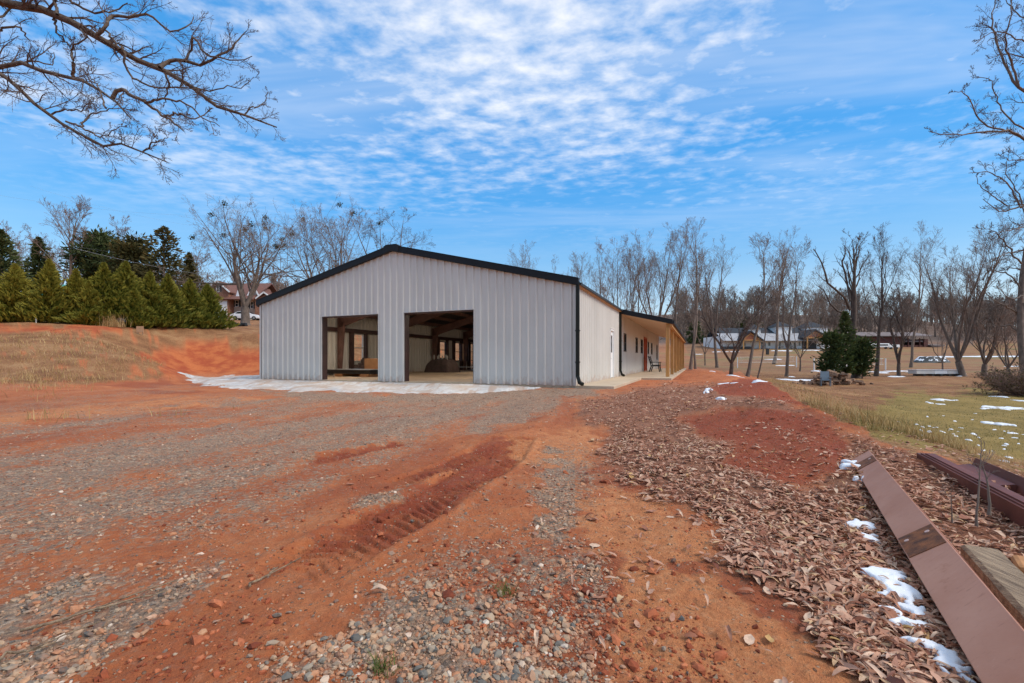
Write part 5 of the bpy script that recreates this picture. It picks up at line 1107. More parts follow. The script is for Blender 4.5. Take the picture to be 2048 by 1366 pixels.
limb_tree('overhanging_tree', 'bare lichen covered limbs of a big tree reaching in from the upper left', base, LIMB_L, 3.2516, (0, 0), 7.4, None, [(0, 0, 0), (.05, .0, 1.5), (.1, -.05, 3.5), (.3, -.1, 5.0), (.55, -.15, 6.2), (.6, -.1, 8.5)], (.36, .14), 701, (10, 7, 5), .0027, nz=.25)
LIMB_R = [(.085, .012, 0, -2.5, [(1480, 900), (1330, 825), (1240, 770), (1150, 742), (1000, 755), (870, 768), (740, 750)]), (.05, .012, -.5, -1.5, [(1170, 745), (1040, 700), (985, 620), (950, 545), (880, 520)]),
    (.05, .012, 0, 1.5, [(1330, 760), (1240, 715), (1150, 620), (1105, 520), (1080, 455), (980, 428)]), (.10, .016, 0, 1, [(1500, 700), (1330, 570), (1240, 490), (1165, 370), (1125, 260), (1065, 140), (1000, 150)]), (.05, .014, .5, 1.5, [(1130, 270), (1090, 130), (1110, 20), (1150, -80)]),
    (.06, .014, 0, -1, [(1245, 490), (1200, 350), (1170, 250), (1190, 120), (1210, -40)]), (.05, .012, -.5, -1.5, [(1480, 330), (1330, 265), (1200, 205), (1120, 180), (1000, 250)]), (.05, .012, .5, 1.5, [(1460, 400), (1330, 350), (1200, 310), (1060, 340)]),
    (.07, .014, 0, -1.5, [(1450, 1130), (1330, 1150), (1250, 1180), (1180, 1200), (1110, 1190), (1040, 1132)]), (.045, .012, -.5, -1.5, [(1260, 1185), (1190, 1060), (1080, 980), (960, 985)]), (.04, .012, .5, 1, [(1280, 1220), (1250, 1120), (1180, 1000), (1185, 880)]), (.035, .01, -.5, -1, [(1180, 1170), (1090, 1110), (1010, 1040), (1000, 1000)]),
    (.05, .012, 0, 1, [(1480, 200), (1270, 100), (1190, 20), (1140, -60)]), (.04, .01, 0, -1, [(1450, 960), (1300, 905), (1200, 910), (1130, 880)]), (.05, .012, 0, -2, [(1440, 1330), (1300, 1290), (1200, 1310), (1100, 1330)]), (.05, .012, 0, -2, [(1430, 1480), (1290, 1420), (1180, 1440), (1060, 1500)]), (.05, .012, 0, 2, [(1420, 1620), (1300, 1560), (1200, 1530), (1080, 1560)]), (.05, .012, 0, -1.5, [(1400, 1750), (1290, 1680), (1200, 1700), (1120, 1640)]), (.05, .012, .3, 1, [(1400, 1860), (1310, 1780), (1260, 1680), (1230, 1560)]), (.05, .01, 0, -1, [(1260, 1500), (1180, 1400), (1120, 1330), (1040, 1290)]), (.05, .01, 0, 1, [(1265, 1650), (1180, 1560), (1100, 1540), (1020, 1600)]), (.05, .01, 0, -1, [(1255, 1800), (1170, 1740), (1090, 1700), (1040, 1640)]), (.05, .01, 0, 1, [(1250, 1900), (1190, 1850), (1130, 1860), (1070, 1800)])]
p = ground_pt(2050, 27, -.1)
tp = [at(2050, 790, 27) - p, at(2040, 640, 27) - p, at(2046, 540, 27.2) - p, at(2066, 440, 27) - p, at(2085, 300, 27) - p, at(2090, 150, 27) - p, at(2090, -60, 27) - p]; tp[0][2] = 0
limb_tree('leaning_tree', 'tall bare tree at the right edge with limbs reaching left into the sky', p, LIMB_R, 2.846, (1600, 0), 27, None, tp, (.155, .09), 702, (8, 7, 5), .0085, nz=.6, bark='bark', twig='twig_dark', upb=(.2, .12, .05), tw=.22)

# ------------------------------------------------------------------ far buildings
def local_root(name, u, Y, rz, label, cat, sink=.1):
    p = ground_pt(u, Y, -sink); e = empty(name, tuple(p), rz); tag(e, label, cat); return e, p
def face_window(par, x0, x1, z0, z1, y, fm, shutters=None, rail=True, gm='darkglass'):
    """window on a wall whose outside is at y, facing -y"""
    b = MB(); t = .09
    b.box(x0, x0 + t, y - .06, y - .002, z0, z1); b.box(x1 - t, x1, y - .06, y - .002, z0, z1); b.box(x0 + t, x1 - t, y - .06, y - .002, z1 - t, z1); b.box(x0 + t, x1 - t, y - .06, y - .002, z0, z0 + t)
    if rail: b.box(x0 + t, x1 - t, y - .05, y - .002, (z0 + z1) / 2 - .04, (z0 + z1) / 2 + .04)
    f = b.build('window', fm, par); MB().box(x0 + t, x1 - t, y - .02, y - .003, z0 + t, z1 - t).build('pane', M[gm], f)
    if shutters:
        for s0, s1 in ((x0 - .42, x0 - .03), (x1 + .03, x1 + .42)): MB().box(s0, s1, y - .05, y - .002, z0, z1).build('shutter', shutters, f)
# brick house: gable with garage door, main roof, beige wing with windows, second and third gables
YH = 88; S_ = 907 / YH
hs, p = local_root('brick_house', 470, YH, .0, 'brick house with brown roof, white garage door and beige wing', 'house', .3)
def hx(u): return (u - 470) / S_
def hz_(v): return CZ - (v - HV) / F * YH - p[2]
g0, g1, ga_ = hx(416), hx(464), hx(443)
MB().prism([(g0, 0), (g1, 0), (g1, hz_(586)), (ga_, hz_(566.5)), (g0, hz_(588))], 'y', -1.0, 9).build('wall', M['brick'], hs)
MB().box(g1 + .002, hx(512), .6, 9, 0, hz_(598)).build('wall', M['siding'], hs); MB().prism([(hx(512) + .002, 0), (hx(560), 0), (hx(560), hz_(594)), (hx(531), hz_(590)), (hx(512) + .002, hz_(600))], 'y', -.4, 7).build('wall', M['brick'], hs)
MB().prism([(hx(496), hz_(600)), (hx(518), hz_(600)), (hx(507), hz_(573))], 'y', .2, 6).build('dormer', M['siding'], hs)
rf = MB(); rf.prism([(-1.6, hz_(600)), (5.5, hz_(557)), (12, hz_(600)), (12, hz_(602)), (5.5, hz_(559)), (-1.4, hz_(602))], 'x', hx(408), hx(514)); ro = rf.build('roof', M['shingle'], hs)
def gable_roof(x0, xa, x1, z0, za, z1, y0, y1, nm='gable_roof'):
    o = MB().prism([(x0 - .35, z0 - .12), (xa, za + .12), (x1 + .35, z1 - .12), (x1 + .35, z1 + .1), (xa, za + .36), (x0 - .35, z0 + .1)], 'y', y0, y1).build(nm, M['shingle'], hs)
    for xa_, za_, xb_, zb_ in ((x0 - .4, z0 - .15, xa, za + .1), (xa, za + .1, x1 + .4, z1 - .15)): MB().bar((xa_, y0 - .06, za_ + .12), (xb_, y0 - .06, zb_ + .12), .10, .24).build('barge_board', M['white'], o)
gable_roof(g0, ga_, g1, hz_(588), hz_(566.5), hz_(586), -1.35, 9); gable_roof(hx(496), hx(507), hx(518), hz_(599), hz_(573), hz_(599), -.1, 6); gable_roof(hx(520), hx(532), hx(546), hz_(598), hz_(588), hz_(598), -.8, 6)
MB().box(g1 + .0, hx(512), -.2, .58, hz_(599), hz_(596)).build('porch_roof_edge', M['shingle'], hs)
dg = MB().box(hx(438), hx(459.5), -1.06, -1.003, .1, hz_(603.5)).build('garage_door', M['white'], hs)
for k in range(1, 4): MB().box(hx(438), hx(459.5), -1.085, -1.062, .1 + k * .78, .1 + k * .78 + .05).build('door_rail', M['offwhite'], dg)
b = MB(); b.box(hx(437), hx(438), -1.1, -1.002, 0, hz_(603)); b.box(hx(459.5), hx(461), -1.1, -1.002, 0, hz_(603)); b.box(hx(437), hx(461), -1.1, -1.002, hz_(603) + .002, hz_(601)); b.build('door_frame', M['white'], dg)
face_window(hs, hx(439.5), hx(445.5), hz_(585.5), hz_(573.5), -1.0, M['white'], M['slate']); face_window(hs, hx(466.5), hx(473.5), hz_(613), hz_(599.5), .6, M['white'], M['slate']); face_window(hs, hx(497.5), hx(503.5), hz_(616.5), hz_(602.5), .6, M['white'], M['slate'])
# roof corner with a snow remnant
MB().prism([(hx(474), hz_(594)), (hx(481), hz_(594)), (hx(478), hz_(581))], 'y', -.45, -.15).build('roof_snow', M['snow'], hs)
dv = [ground_pt(430, 84), ground_pt(560, 82), ground_pt(560, 74), ground_pt(470, 78)]
def ground_sheet(name, poly_uY, mat, label, off=.03, nx=30, ny=8):
    """poly_uY: four corners; a sheet that follows the ground"""
    c = np.array(poly_uY, float); V = []
    for i in range(nx + 1):
        for j in range(ny + 1):
            s = i / nx; t = j / ny; q = (c[0] * (1 - s) + c[1] * s) * (1 - t) + (c[3] * (1 - s) + c[2] * s) * t; V.append((q[0], q[1], float(H(np.array([q[0]]), np.array([q[1]]), False)[0]) + off))
    ii = np.arange(nx)[:, None] * (ny + 1) + np.arange(ny)[None]; o = np_mesh(name, V, np.stack([ii, ii + 1, ii + ny + 2, ii + ny + 1], -1).reshape(-1, 4), mat, None, True); o['kind'] = 'structure'; o['label'] = label; return o
ground_sheet('driveway', [d[:2] for d in dv], M['drive'], 'pale driveway in front of the brick house', .08)
pa = [tuple(at(u, 645, Y)[:2]) for u, Y in ((-300, 24.9), (175, 27.3), (175, 28.4), (-300, 27.5))]
ground_sheet('gravel_path', pa, M['drive'], 'pale path strip on top of the red cut bank', .05)

def car(name, u, Y, rz, label, mat, L=4.6):
    e, p = local_root(name, u, Y, rz, label, 'car', -.02); W_ = .9
    prof = [(-2.25, .32), (-2.3, .62), (-2.2, .92), (-1.75, 1.02), (-1.2, 1.40), (.35, 1.46), (1.05, 1.02), (2.0, .86), (2.28, .66), (2.3, .32)]
    b = MB(); n = len(prof); V = []
    for y, k in ((-W_, 0), (-W_ * .98, 1), (W_ * .98, 1), (W_, 0)):
        for x, z in prof: inn = .14 if (z > 1.1) else 0; V.append((x * (1 if k else .985), y - np.sign(y) * inn, z - (0 if k else .02)))
    Fc = []
    for a in range(3): Fc += [(a * n + i, a * n + (i + 1) % n, (a + 1) * n + (i + 1) % n, (a + 1) * n + i) for i in range(n)]
    b.add(V, Fc + [list(range(n))[::-1], [3 * n + i for i in range(n)]]); b.build('body', mat, e, True, .04)
    for s in (-1, 1):
        MB().prism([(-1.45, 1.05), (-1.1, 1.33), (.25, 1.38), (.75, 1.05)], 'y', *sorted((s * .905, s * .80))).build('side_window', M['darkglass'], e)
        for x in (-1.45, 1.45):
            w_ = MB().tube([(x, s * .72, .33), (x, s * .93, .33)], .33, 14).build('wheel', M['tyre'], e); MB().tube([(x, s * .90, .33), (x, s * .945, .33)], .19, 10).build('rim', M['steel'], w_)
    MB().prism([(.42, 1.43), (1.02, 1.06), (1.06, 1.08), (.46, 1.45)], 'y', -.70, .70).build('windscreen', M['darkglass'], e); MB().prism([(-1.78, 1.05), (-1.28, 1.38), (-1.32, 1.40), (-1.82, 1.07)], 'y', -.70, .70).build('rear_window', M['darkglass'], e)
    for y in (-.75, .45): MB().box(2.2, 2.31, y, y + .3, .66, .78).build('headlight', M['steel'], e)
    return e
car('parked_car', 494, 76, .12, 'white hatchback parked on the drive before the brick house', M['carwhite'])

# white clubhouse with turrets
YC = 138; C_ = 907 / YC
ch, p = local_root('clubhouse', 1545, YC, 0, 'long white clubhouse with slate turrets and two orange timber gables', 'building', .2)
cx = lambda u: (u - 1545) / C_
cz = lambda v: CZ - (v - HV) / F * YC - p[2]
MB().box(cx(1440), cx(1662), 0, 12, 0, cz(672)).build('wall', M['white'], ch); MB().box(cx(1440), cx(1506), -.25, -.002, 0, cz(693)).build('stone_base', M['stone'], ch)
MB().prism([(-2.6, cz(683)), (1.5, cz(667)), (1.5, cz(666)), (-2.7, cz(682))], 'x', cx(1438), cx(1664)).build('porch_roof', M['tin'], ch)
MB().prism([(1.52, cz(668)), (6, cz(654)), (12, cz(670)), (12, cz(669)), (6, cz(653)), (1.52, cz(666.5))], 'x', cx(1446), cx(1655)).build('roof', M['slate'], ch)
for u0, u1, vb, vt, va, y in ((1501, 1525, 668, 658, 643.5, 1.0), (1557, 1588, 668, 653, 641, 1.0), (1622, 1664, 678, 654, 640, 2.0)):
    t_ = MB().box(cx(u0), cx(u1), y, y + (u1 - u0) / C_, cz(vb), cz(vt)).build('turret', M['white'], ch); c0, c1 = cx(u0) - .5, cx(u1) + .5; y0, y1 = y - .5, y + (u1 - u0) / C_ + .5
    MB().add([(c0, y0, cz(vt) + .002), (c1, y0, cz(vt) + .002), (c1, y1, cz(vt) + .002), (c0, y1, cz(vt) + .002), ((c0 + c1) / 2, (y0 + y1) / 2, cz(va))], [(3, 2, 1, 0), (0, 1, 4), (1, 2, 4), (2, 3, 4), (3, 0, 4)]).build('turret_roof', M['slate'], t_)
for ul, ua, ur, va, ve in ((1470, 1487, 1508, 665.5, 680.5), (1594, 1612, 1636, 662.5, 676)):
    gp = MB().prism([(cx(ul), cz(ve)), (cx(ur), cz(ve)), (cx(ua), cz(va))], 'y', -4.0, -3.8).build('timber_gable', M['cedar'], ch)
    MB().prism([(cx(ul) - .5, cz(ve) - .3), (cx(ua), cz(va) + .02), (cx(ur) + .5, cz(ve) - .3), (cx(ur) + .5, cz(ve) + .0), (cx(ua), cz(va) + .4), (cx(ul) - .5, cz(ve) + .0)], 'y', -4.5, 3).build('gable_roof', M['slate'], ch)
    for x in (cx(ul) + .5, cx(ua), cx(ur) - .5): MB().bar((x, -4.05, cz(ve) + .1), (cx(ua), -4.05, cz(va) - .5), .18, .18).build('truss_bar', M['post'], gp)
    MB().box(cx(ul), cx(ur), -4.15, -3.78, cz(ve) - .28, cz(ve) - .002).build('tie_beam', M['post'], gp)
    for x in (cx(ul) + .4, cx(ur) - .6): MB().box(x, x + .3, -4.1, -3.8, 0, cz(ve) - .285).build('post', M['post'], ch)
MB().box(cx(1604), cx(1632), -.2, -.004, 0, cz(682)).build('dark_entrance', M['dark'], ch)
for u0, u1, door in ((1478, 1484, 0), (1487, 1491, 0), (1522, 1526, 0), (1527.5, 1531.5, 1), (1536, 1541, 0), (1557, 1562, 0), (1577, 1582, 0), (1587, 1592, 1), (1597, 1601, 0)): face_window(ch, cx(u0), cx(u1), 0 if door else cz(692), cz(684), 0, M['offwhite'], None, not door)
for u in (1517, 1552, 1568): MB().box(cx(u), cx(u + 7), -2.2, -1.6, 0, .9).build('planter', M['stone'], ch)
# barn
YB = 150; B_ = 907 / YB; bn_, p = local_root('barn', 1800, YB, 0, 'long low red-brown barn with dark open bays behind the trees', 'barn', .2)
cx = lambda u: (u - 1800) / B_
cz = lambda v: CZ - (v - HV) / F * YB - p[2]
MB().box(cx(1722), cx(1806), 0, 12, 0, cz(674)).build('wall', M['barn'], bn_); MB().box(cx(1806) + .01, cx(1852), 6, 12, 0, cz(676)).build('wall', M['dark'], bn_); MB().box(cx(1848), cx(1856), 0, 5.9, 0, cz(678)).build('wall', M['barn'], bn_); MB().box(cx(1806) + .02, cx(1847), .2, .5, 0, cz(690)).build('stall_rail', M['barn'], bn_)
MB().box(cx(1806) + .02, cx(1847), .2, .5, cz(684), cz(681)).build('stall_rail', M['barnroof'], bn_)
MB().prism([(-1.2, cz(673)), (6, cz(663)), (13, cz(673)), (13, cz(672)), (6, cz(662)), (-1.2, cz(671.5))], 'x', cx(1716), cx(1858)).build('roof', M['barnroof'], bn_)
MB().prism([(-1, cz(693)), (cx(1858) - cx(1858) - 1, cz(690)), (8, cz(686)), (8, cz(688))], 'x', cx(1857), cx(1884)).build('lean_to_roof', M['barnroof'], bn_); MB().box(cx(1858), cx(1884), 0, 7, 0, cz(694)).build('wall', M['barn'], bn_)
for u in (1816, 1828, 1839): MB().box(cx(u), cx(u) + .3, .0, .18, 0, cz(676)).build('post', M['barn'], bn_)
for k, (u, Ln, lab) in enumerate(((1735, 3.0, 'white boxy trailer left of the others before the barn'), (1760, 4.4, 'white van shaped trailer with a dark window before the barn'), (1783, 3.6, 'white low trailer nearest the barn posts'))):
    e, p = local_root('white_trailer', u, 143, 0, lab, 'trailer', .02); e['group'] = 'white trailers before the barn'; h_ = (2.0, 1.7, 1.4)[k]
    MB().box(-Ln / 2, Ln / 2, -1, 1, .5, h_).build('body', M['white'], e, bevel=.12)
    if k == 1: MB().box(-Ln / 2 + .4, Ln / 2 - .5, -1.03, -.99, 1.0, 1.45).build('side_window', M['darkglass'], e)
    for x in (-Ln / 4, Ln / 4): MB().tube([(x, -1.02, .35), (x, -.7, .35)], .35, 12).build('wheel', M['tyre'], e)

# ------------------------------------------------------------------ things on the lawn and meadow
def vnet(name, uL, vL, uR, vR, Y, vt, netv, label):
    a = ground_pt(uL, Y); b_ = ground_pt(uR, Y + 1.5); e = empty(name, tuple(a)); tag(e, label, 'volleyball net'); hh = (vL - vt) / F * Y
    for q in (a, b_): MB().tube([q - a - [0, 0, .1], q - a + [0, 0, hh]], .085, 8).build('post', M['white'], e)
    d = b_ - a; z1 = hh - .05; z0 = hh * .48; nt = MB()
    for z in np.linspace(z0, z1, 7): nt.tube([d * .03 + [0, 0, z], d * .97 + [0, 0, z]], .030 if z in (z0, z1) else .008, 4)
    for s in np.linspace(.06, .94, 40): nt.tube([d * s + [0, 0, z0], d * s + [0, 0, z1]], .03 if s in (.06, .94) else .006, 4)
    nt.build('net', M['offwhite'], e)
vnet('volleyball_net', 1475, 733, 1593, 735, 82, 711, 0, 'volleyball net with white posts left of the cedar'); vnet('volleyball_net', 1628, 739, 1771, 744, 70, 715, 0, 'volleyball net with white posts behind the cedar and woodpile')
# woodpile: one pile, split logs as its parts
p = ground_pt(1662, 33, 0); wp = empty('woodpile', tuple(p)); tag(wp, 'pile of split firewood on the lawn in front of the cedars', 'woodpile'); rs = np.random.default_rng(31); lm = []
for k in range(5):
    n = 5 + k % 2; an = np.arange(n) / n * 6.283 + rs.random(n) * .5; r_ = rs.uniform(.10, .16, n); m_ = MB().prism([(r * math.cos(a), r * math.sin(a)) for r, a in zip(r_, an)], 'y', -.24, .24); o = m_.build('log', M['log'], wp); lm.append(o)
k = 0
for i in range(110):
    x = rs.normal(0, 1.0); hmax = 1.0 * math.exp(-(x / 1.25) ** 2); z = rs.uniform(.05, max(.08, hmax)); y = rs.normal(-.2 * (1 - z), .35); o = lm[i] if i < 5 else lm[i % 5].copy()
    if i >= 5: COL.objects.link(o); o.parent = wp
    o.location = (x * 1.15, y, z); o.rotation_euler = (rs.normal(0, .35), rs.uniform(0, 6), rs.normal(0, .9))
p = ground_pt(1651, 31.5, 0); cr = empty('garden_chair', tuple(p), -.5); tag(cr, 'grey garden chair standing in front of the woodpile', 'chair')
MB().bar((0, .28, .36), (0, .52, 1.0), .52, .03, (0, 1, 0)).build('backrest', M['chairgrey'], cr); MB().bar((0, -.25, .40), (0, .3, .34), .50, .03).build('seat', M['chairgrey'], cr)
for s in (-.27, .27):
    MB().bar((s, -.28, 0), (s, -.26, .60), .05, .05, (0, 1, 0)).build('leg', M['chairgrey'], cr); MB().bar((s, .42, 0), (s, .22, .42), .05, .05, (0, 1, 0)).build('leg', M['chairgrey'], cr); MB().bar((s, -.34, .6), (s, .4, .6), .10, .025).build('armrest', M['chairgrey'], cr)
p = ground_pt(1868, 47.5, 0); tr_ = empty('panel_stack', tuple(p), .03); tag(tr_, 'long pale panel stack on dark skids between the bare trees', 'panel stack')
for k, (x0, x1) in enumerate(((-2.35, -.45), (-.42, .95), (.98, 2.45))): MB().box(x0, x1, -.5, .5, .22, .62 - .02 * k).build('panel', M[('offwhite', 'white', 'offwhite')[k]], tr_, bevel=.02)
MB().box(-2.4, 2.5, -.55, .55, .622, .66).build('top_board', M['white'], tr_)
for x in (-1.7, -.8, .1, 1.0, 1.9): MB().box(x, x + .25, -.6, .6, 0, .218).build('skid', M['dark'], tr_)
g = np.linspace(-1, 1, 33); U_, V_ = np.meshgrid(g, g, indexing='ij'); rr_ = np.hypot(U_, V_); hh = 1.5 * np.clip(1 - rr_ ** 2, -.1, 1) ** 1 * (1 if True else 1); hh = 1.35 * np.clip((1 - rr_) * 2.2, -.15, .8) * (.85 + .3 * fbm(U_ * 3 + 2, V_ * 3, 3))
p = ground_pt(1862, 92, 0); dm = empty('covered_mound', tuple(p)); tag(dm, 'low dark covered mound streaked with snow in front of the barn', 'mound'); ii = np.arange(32)[:, None] * 33 + np.arange(32)[None]; Q = np.stack([ii, ii + 33, ii + 34, ii + 1], -1).reshape(-1, 4)
np_mesh('cover', np.stack([U_ * 3.4, V_ * 2.2, hh], -1).reshape(-1, 3), Q, M['blanket'], dm, True)
sel = fbm(U_ * 4 + 7, V_ * 4 + 1, 3) > .5; sel &= (V_ < .3) & (rr_ < .97); cell = (sel[:-1, :-1] & sel[1:, 1:]).ravel(); np_mesh('snow_streak', np.stack([U_ * 3.4, V_ * 2.2, hh + .05], -1).reshape(-1, 3), Q[cell], M['snow'], dm, True)
p = ground_pt(1535, 118, 0); e = empty('stone_marker', tuple(p)); tag(e, 'small dark standing marker beside a trunk before the clubhouse', 'marker'); MB().box(-.35, .35, -.2, .2, 0, 1.5).build('pillar', M['dark'], e, bevel=.05); MB().box(-.5, .5, -.3, .3, 1.502, 1.68).build('cap', M['stone'], e)

# ------------------------------------------------------------------ left bank: small things by the evergreen row
p = ground_pt(280, 27.5, .12); e = empty('sign_board', tuple(p), .1); tag(e, 'blank tan board standing in the grass before the evergreens', 'board'); MB().box(-.20, .20, -.012, .012, .05, .42).build('board', M['board'], e)
for x in (-.15, .12): MB().box(x, x + .03, .014, .04, -.1, .36).build('stake', M['timber'], e)
p = ground_pt(243, 28.2, 0); e = empty('mailbox', tuple(p), .3); tag(e, 'dark rounded mailbox on a short post beside dry grass before the evergreens', 'mailbox'); MB().prism([(-.16, .30), (.16, .30), (.16, .44), (.10, .52), (0, .55), (-.10, .52), (-.16, .44)], 'y', -.25, .25).build('box', M['slate'], e, bevel=.01); MB().box(-.04, .04, -.04, .04, -.1, .298).build('post', M['dark'], e)
p = ground_pt(72, 26.2, 0); e = MB().box(-.03, .03, -.015, .015, -.1, .36).build('survey_stake', M['offwhite']); e.location = tuple(p); tag(e, 'short pale survey stake on the path below the left evergreens', 'stake')
p = ground_pt(159, 27.4, 0); e = MB().box(-.012, .012, -.012, .012, -.1, .36).build('survey_stake', M['offwhite']); e.location = tuple(p); tag(e, 'thin pale stake at the end of the path strip before the evergreens', 'stake')
p = ground_pt(95, 33, 0); e = empty('play_slide', tuple(p), .2); tag(e, 'teal playground slide half hidden behind the left evergreens', 'slide')
MB().tube([(-1.9, 0, .9), (-1.2, -.1, 1.3), (-.5, 0, 1.9), (.2, .2, 2.3), (1.2, .2, 2.4)], .38, 12).build('tube', M['teal'], e, True); MB().prism([(1.0, 2.0), (2.2, 2.0), (1.6, 3.2)], 'y', -.1, 1.1).build('tower_roof', M['teal'], e)
for x in (.9, 2.2):
    for y in (0, 1.0): MB().tube([(x, y, -.1), (x, y, 2.1)], .06, 8).build('post', M['white'], e)
MB().box(.9, 2.2, 0, 1, 1.2, 1.28).build('deck', M['teal'], e); MB().box(-2.2, -1.7, -.6, .4, 1.9, 2.5).build('side_panel', M['white'], e)
p = ground_pt(455, 40, 0); e = empty('debris_heap', tuple(p)); tag(e, 'small dark heap of scraps at the foot of the big oak', 'heap'); b = MB(); rs = np.random.default_rng(3)
for k in range(14): x = rs.normal(.5, .5); b.box(x - .2, x + .2, -.2, .15, 0, rs.uniform(.1, .35))
b.build('scraps', M['dark'], e, bevel=.04); MB().box(-.9, .1, -.35, .0, .0, .16).build('white_sheet', M['white'], e, bevel=.06)
LW = [('thin overhead wire crossing the sky lowest at the far left', (-200, 352, 50), (430, 432, 62), 1.0, .006), ('thin overhead wire high in the left sky, upper of the pair', (60, 372, 60), (520, 468, 70), 1.0, .005), ('thin overhead wire high in the left sky, lower of the pair', (-100, 440, 50), (400, 520, 62), .8, .005), ('pale overhead cable passing in front of the dark conifers', (150, 497, 40), (520, 560, 60), .5, .012)]
for lab, a, b_, sag, r in LW:
    A = at(*a); B = at(*b_); t = np.linspace(0, 1, 14)[:, None]; P = A * (1 - t) + B * t; P[:, 2] -= (4 * t * (1 - t))[:, 0] * sag; o = MB().tube(P, r, 5).build('overhead_wire', M['steel']); tag(o, lab, 'wire', 'overhead wires')

# ------------------------------------------------------------------ far wooded hill, reads as one mass
rs = np.random.default_rng(90); prot = []
for k in range(5):
    lv = skeleton(900 + k, 1.0, .017, stems=1 + k % 2, spread=.2, clear=.22, n=(14, 8, 3), ang=(.6, .7, .8), ratio=(.36, .5, .5), upb=(.35, .2, .1), rmin=.0030)
    VV = []; QQ = []; b = 0
    for P_, R_2 in lv:
        if P_.shape[1] > 4: P_ = P_[:, ::2] if P_.shape[1] % 2 else np.concatenate([P_[:, ::3], P_[:, -1:]], 1); R_2 = R_2[:, ::2] if R_2.shape[1] % 2 else np.concatenate([R_2[:, ::3], R_2[:, -1:]], 1)
        v, q = tube_arrays(P_, R_2, 3); VV.append(v); QQ.append(q + b); b += len(v)
    prot.append((np.vstack(VV), np.vstack(QQ)))
def wood(name, n, u0, u1, Y0, Y1, h0, h1, mat, label):
    VV = []; QQ = []; b = 0
    for k in range(n):
        v, q = prot[k % 5]; Y = rs.uniform(Y0, Y1); u = rs.uniform(u0, u1); p = ground_pt(u, Y, -.2); h = rs.uniform(h0, h1); a = rs.uniform(0, 6.28); R = np.array([[math.cos(a), -math.sin(a), 0], [math.sin(a), math.cos(a), 0], [0, 0, 1]])
        VV.append((v * [h * rs.uniform(.9, 1.3), h * rs.uniform(.9, 1.3), h]) @ R.T + p); QQ.append(q + b); b += len(v)
    o = np_mesh(name, np.vstack(VV), np.vstack(QQ), mat); return tag(o, label, 'wood', None, 'stuff')
wood('far_wood', 300, 1350, 2120, 158, 235, 11, 16, M['twig'], 'distant grey-brown leafless wood on the hill behind the clubhouse and barn')
wood('far_thicket', 110, 1350, 2120, 156, 225, 5, 9, M['twig'], 'brown undergrowth along the foot of the distant wood'); wood('left_wood', 60, -120, 600, 100, 150, 10, 15, M['twig_brown'], 'brown leafless wood behind the conifers and the brick house')
for k, (u, Y, vt, r) in enumerate(((1460, 180, 630, 4), (1500, 185, 633, 4.5), (1390, 160, 640, 3.5), (1425, 165, 655, 3.5), (1545, 195, 634, 4.5), (1640, 200, 628, 4.5), (1480, 178, 645, 4), (1945, 190, 655, 4))):
    lab = ('first', 'second', 'third', 'fourth', 'fifth', 'sixth', 'seventh', 'eighth')[k]
    spruce(u, Y, vt, r, 950 + k, ['dark pine on the skyline left of the first turret', 'dark pine on the skyline above the first turret', 'dark pine low behind the slim pale trunks', 'dark low pine between slim trunks and clubhouse', 'dark pine on the skyline between the first two turrets', 'dark pine on the skyline behind the right turret', 'lower dark pine behind the clubhouse left end', 'dark pine behind the largest spreading bare tree'][k], group='dark pines on the wooded hill', N=500, size=5, pw=.5, tone=-.1)

# ------------------------------------------------------------------ saplings, sticks, tufts
def sapling(u, v, vt, d, r, label, seed, lean=(0, 0)):
    p = drop(u, v, d); h = (v - vt) / F * p[1]; lv = skeleton(seed, h, r, clear=.45, n=(5, 4), ang=(.6, .7), ratio=(.28, .5), upb=(.2, .1), rmin=.0013, lean=lean, wob=(.07, .15, .2)); e = empty('sapling', tuple(p)); tag(e, label, 'sapling', 'saplings by the steel purlins'); tm = tree_meshes(lv, 1)
    np_mesh('stem', *tm[0], M['bark_pale'], e, True); np_mesh('twigs', *tm[1], M['twig'], e)
sapling(1953, 1052, 868, .93, .0075, 'thin sapling standing in the leaves nearest the timber', 801, (-.06, 0)); sapling(1978, 1030, 905, .93, .008, 'thicker leaning sapling right of the thin one', 802, (.02, 0)); sapling(1904, 1045, 962, .93, .004, 'short reddish shoot in the leaves left of the saplings', 803)
for k, (u, v, u2, v2, r, lab) in enumerate(((40, 1262, 330, 1180, .006, 'long thin stick on the gravel at the lower left'), (495, 1175, 560, 1135, .006, 'short forked stick on gravel left of the tyre track'), (0, 1320, 120, 1282, .005, 'thin stick at the left edge of the gravel'), (1385, 860, 1425, 852, .02, 'pale broken branch at the edge of the clay heap'))):
    a = drop(u, v, .975); b_ = drop(u2, v2, .975); t = np.linspace(0, 1, 9)[:, None]; P = a * (1 - t) + b_ * t + np.random.default_rng(k).normal(0, .012, (9, 3)) * [1, 1, .3]; q = MB().tube(P, np.linspace(r, r * .4, 9), 6); q.tube([P[4], P[5] + [.05, .05, .02], P[6] + [.09, .11, .02]], r * .5, 5); o = q.build('stick', M['timber'], None, True); tag(o, lab, 'stick')
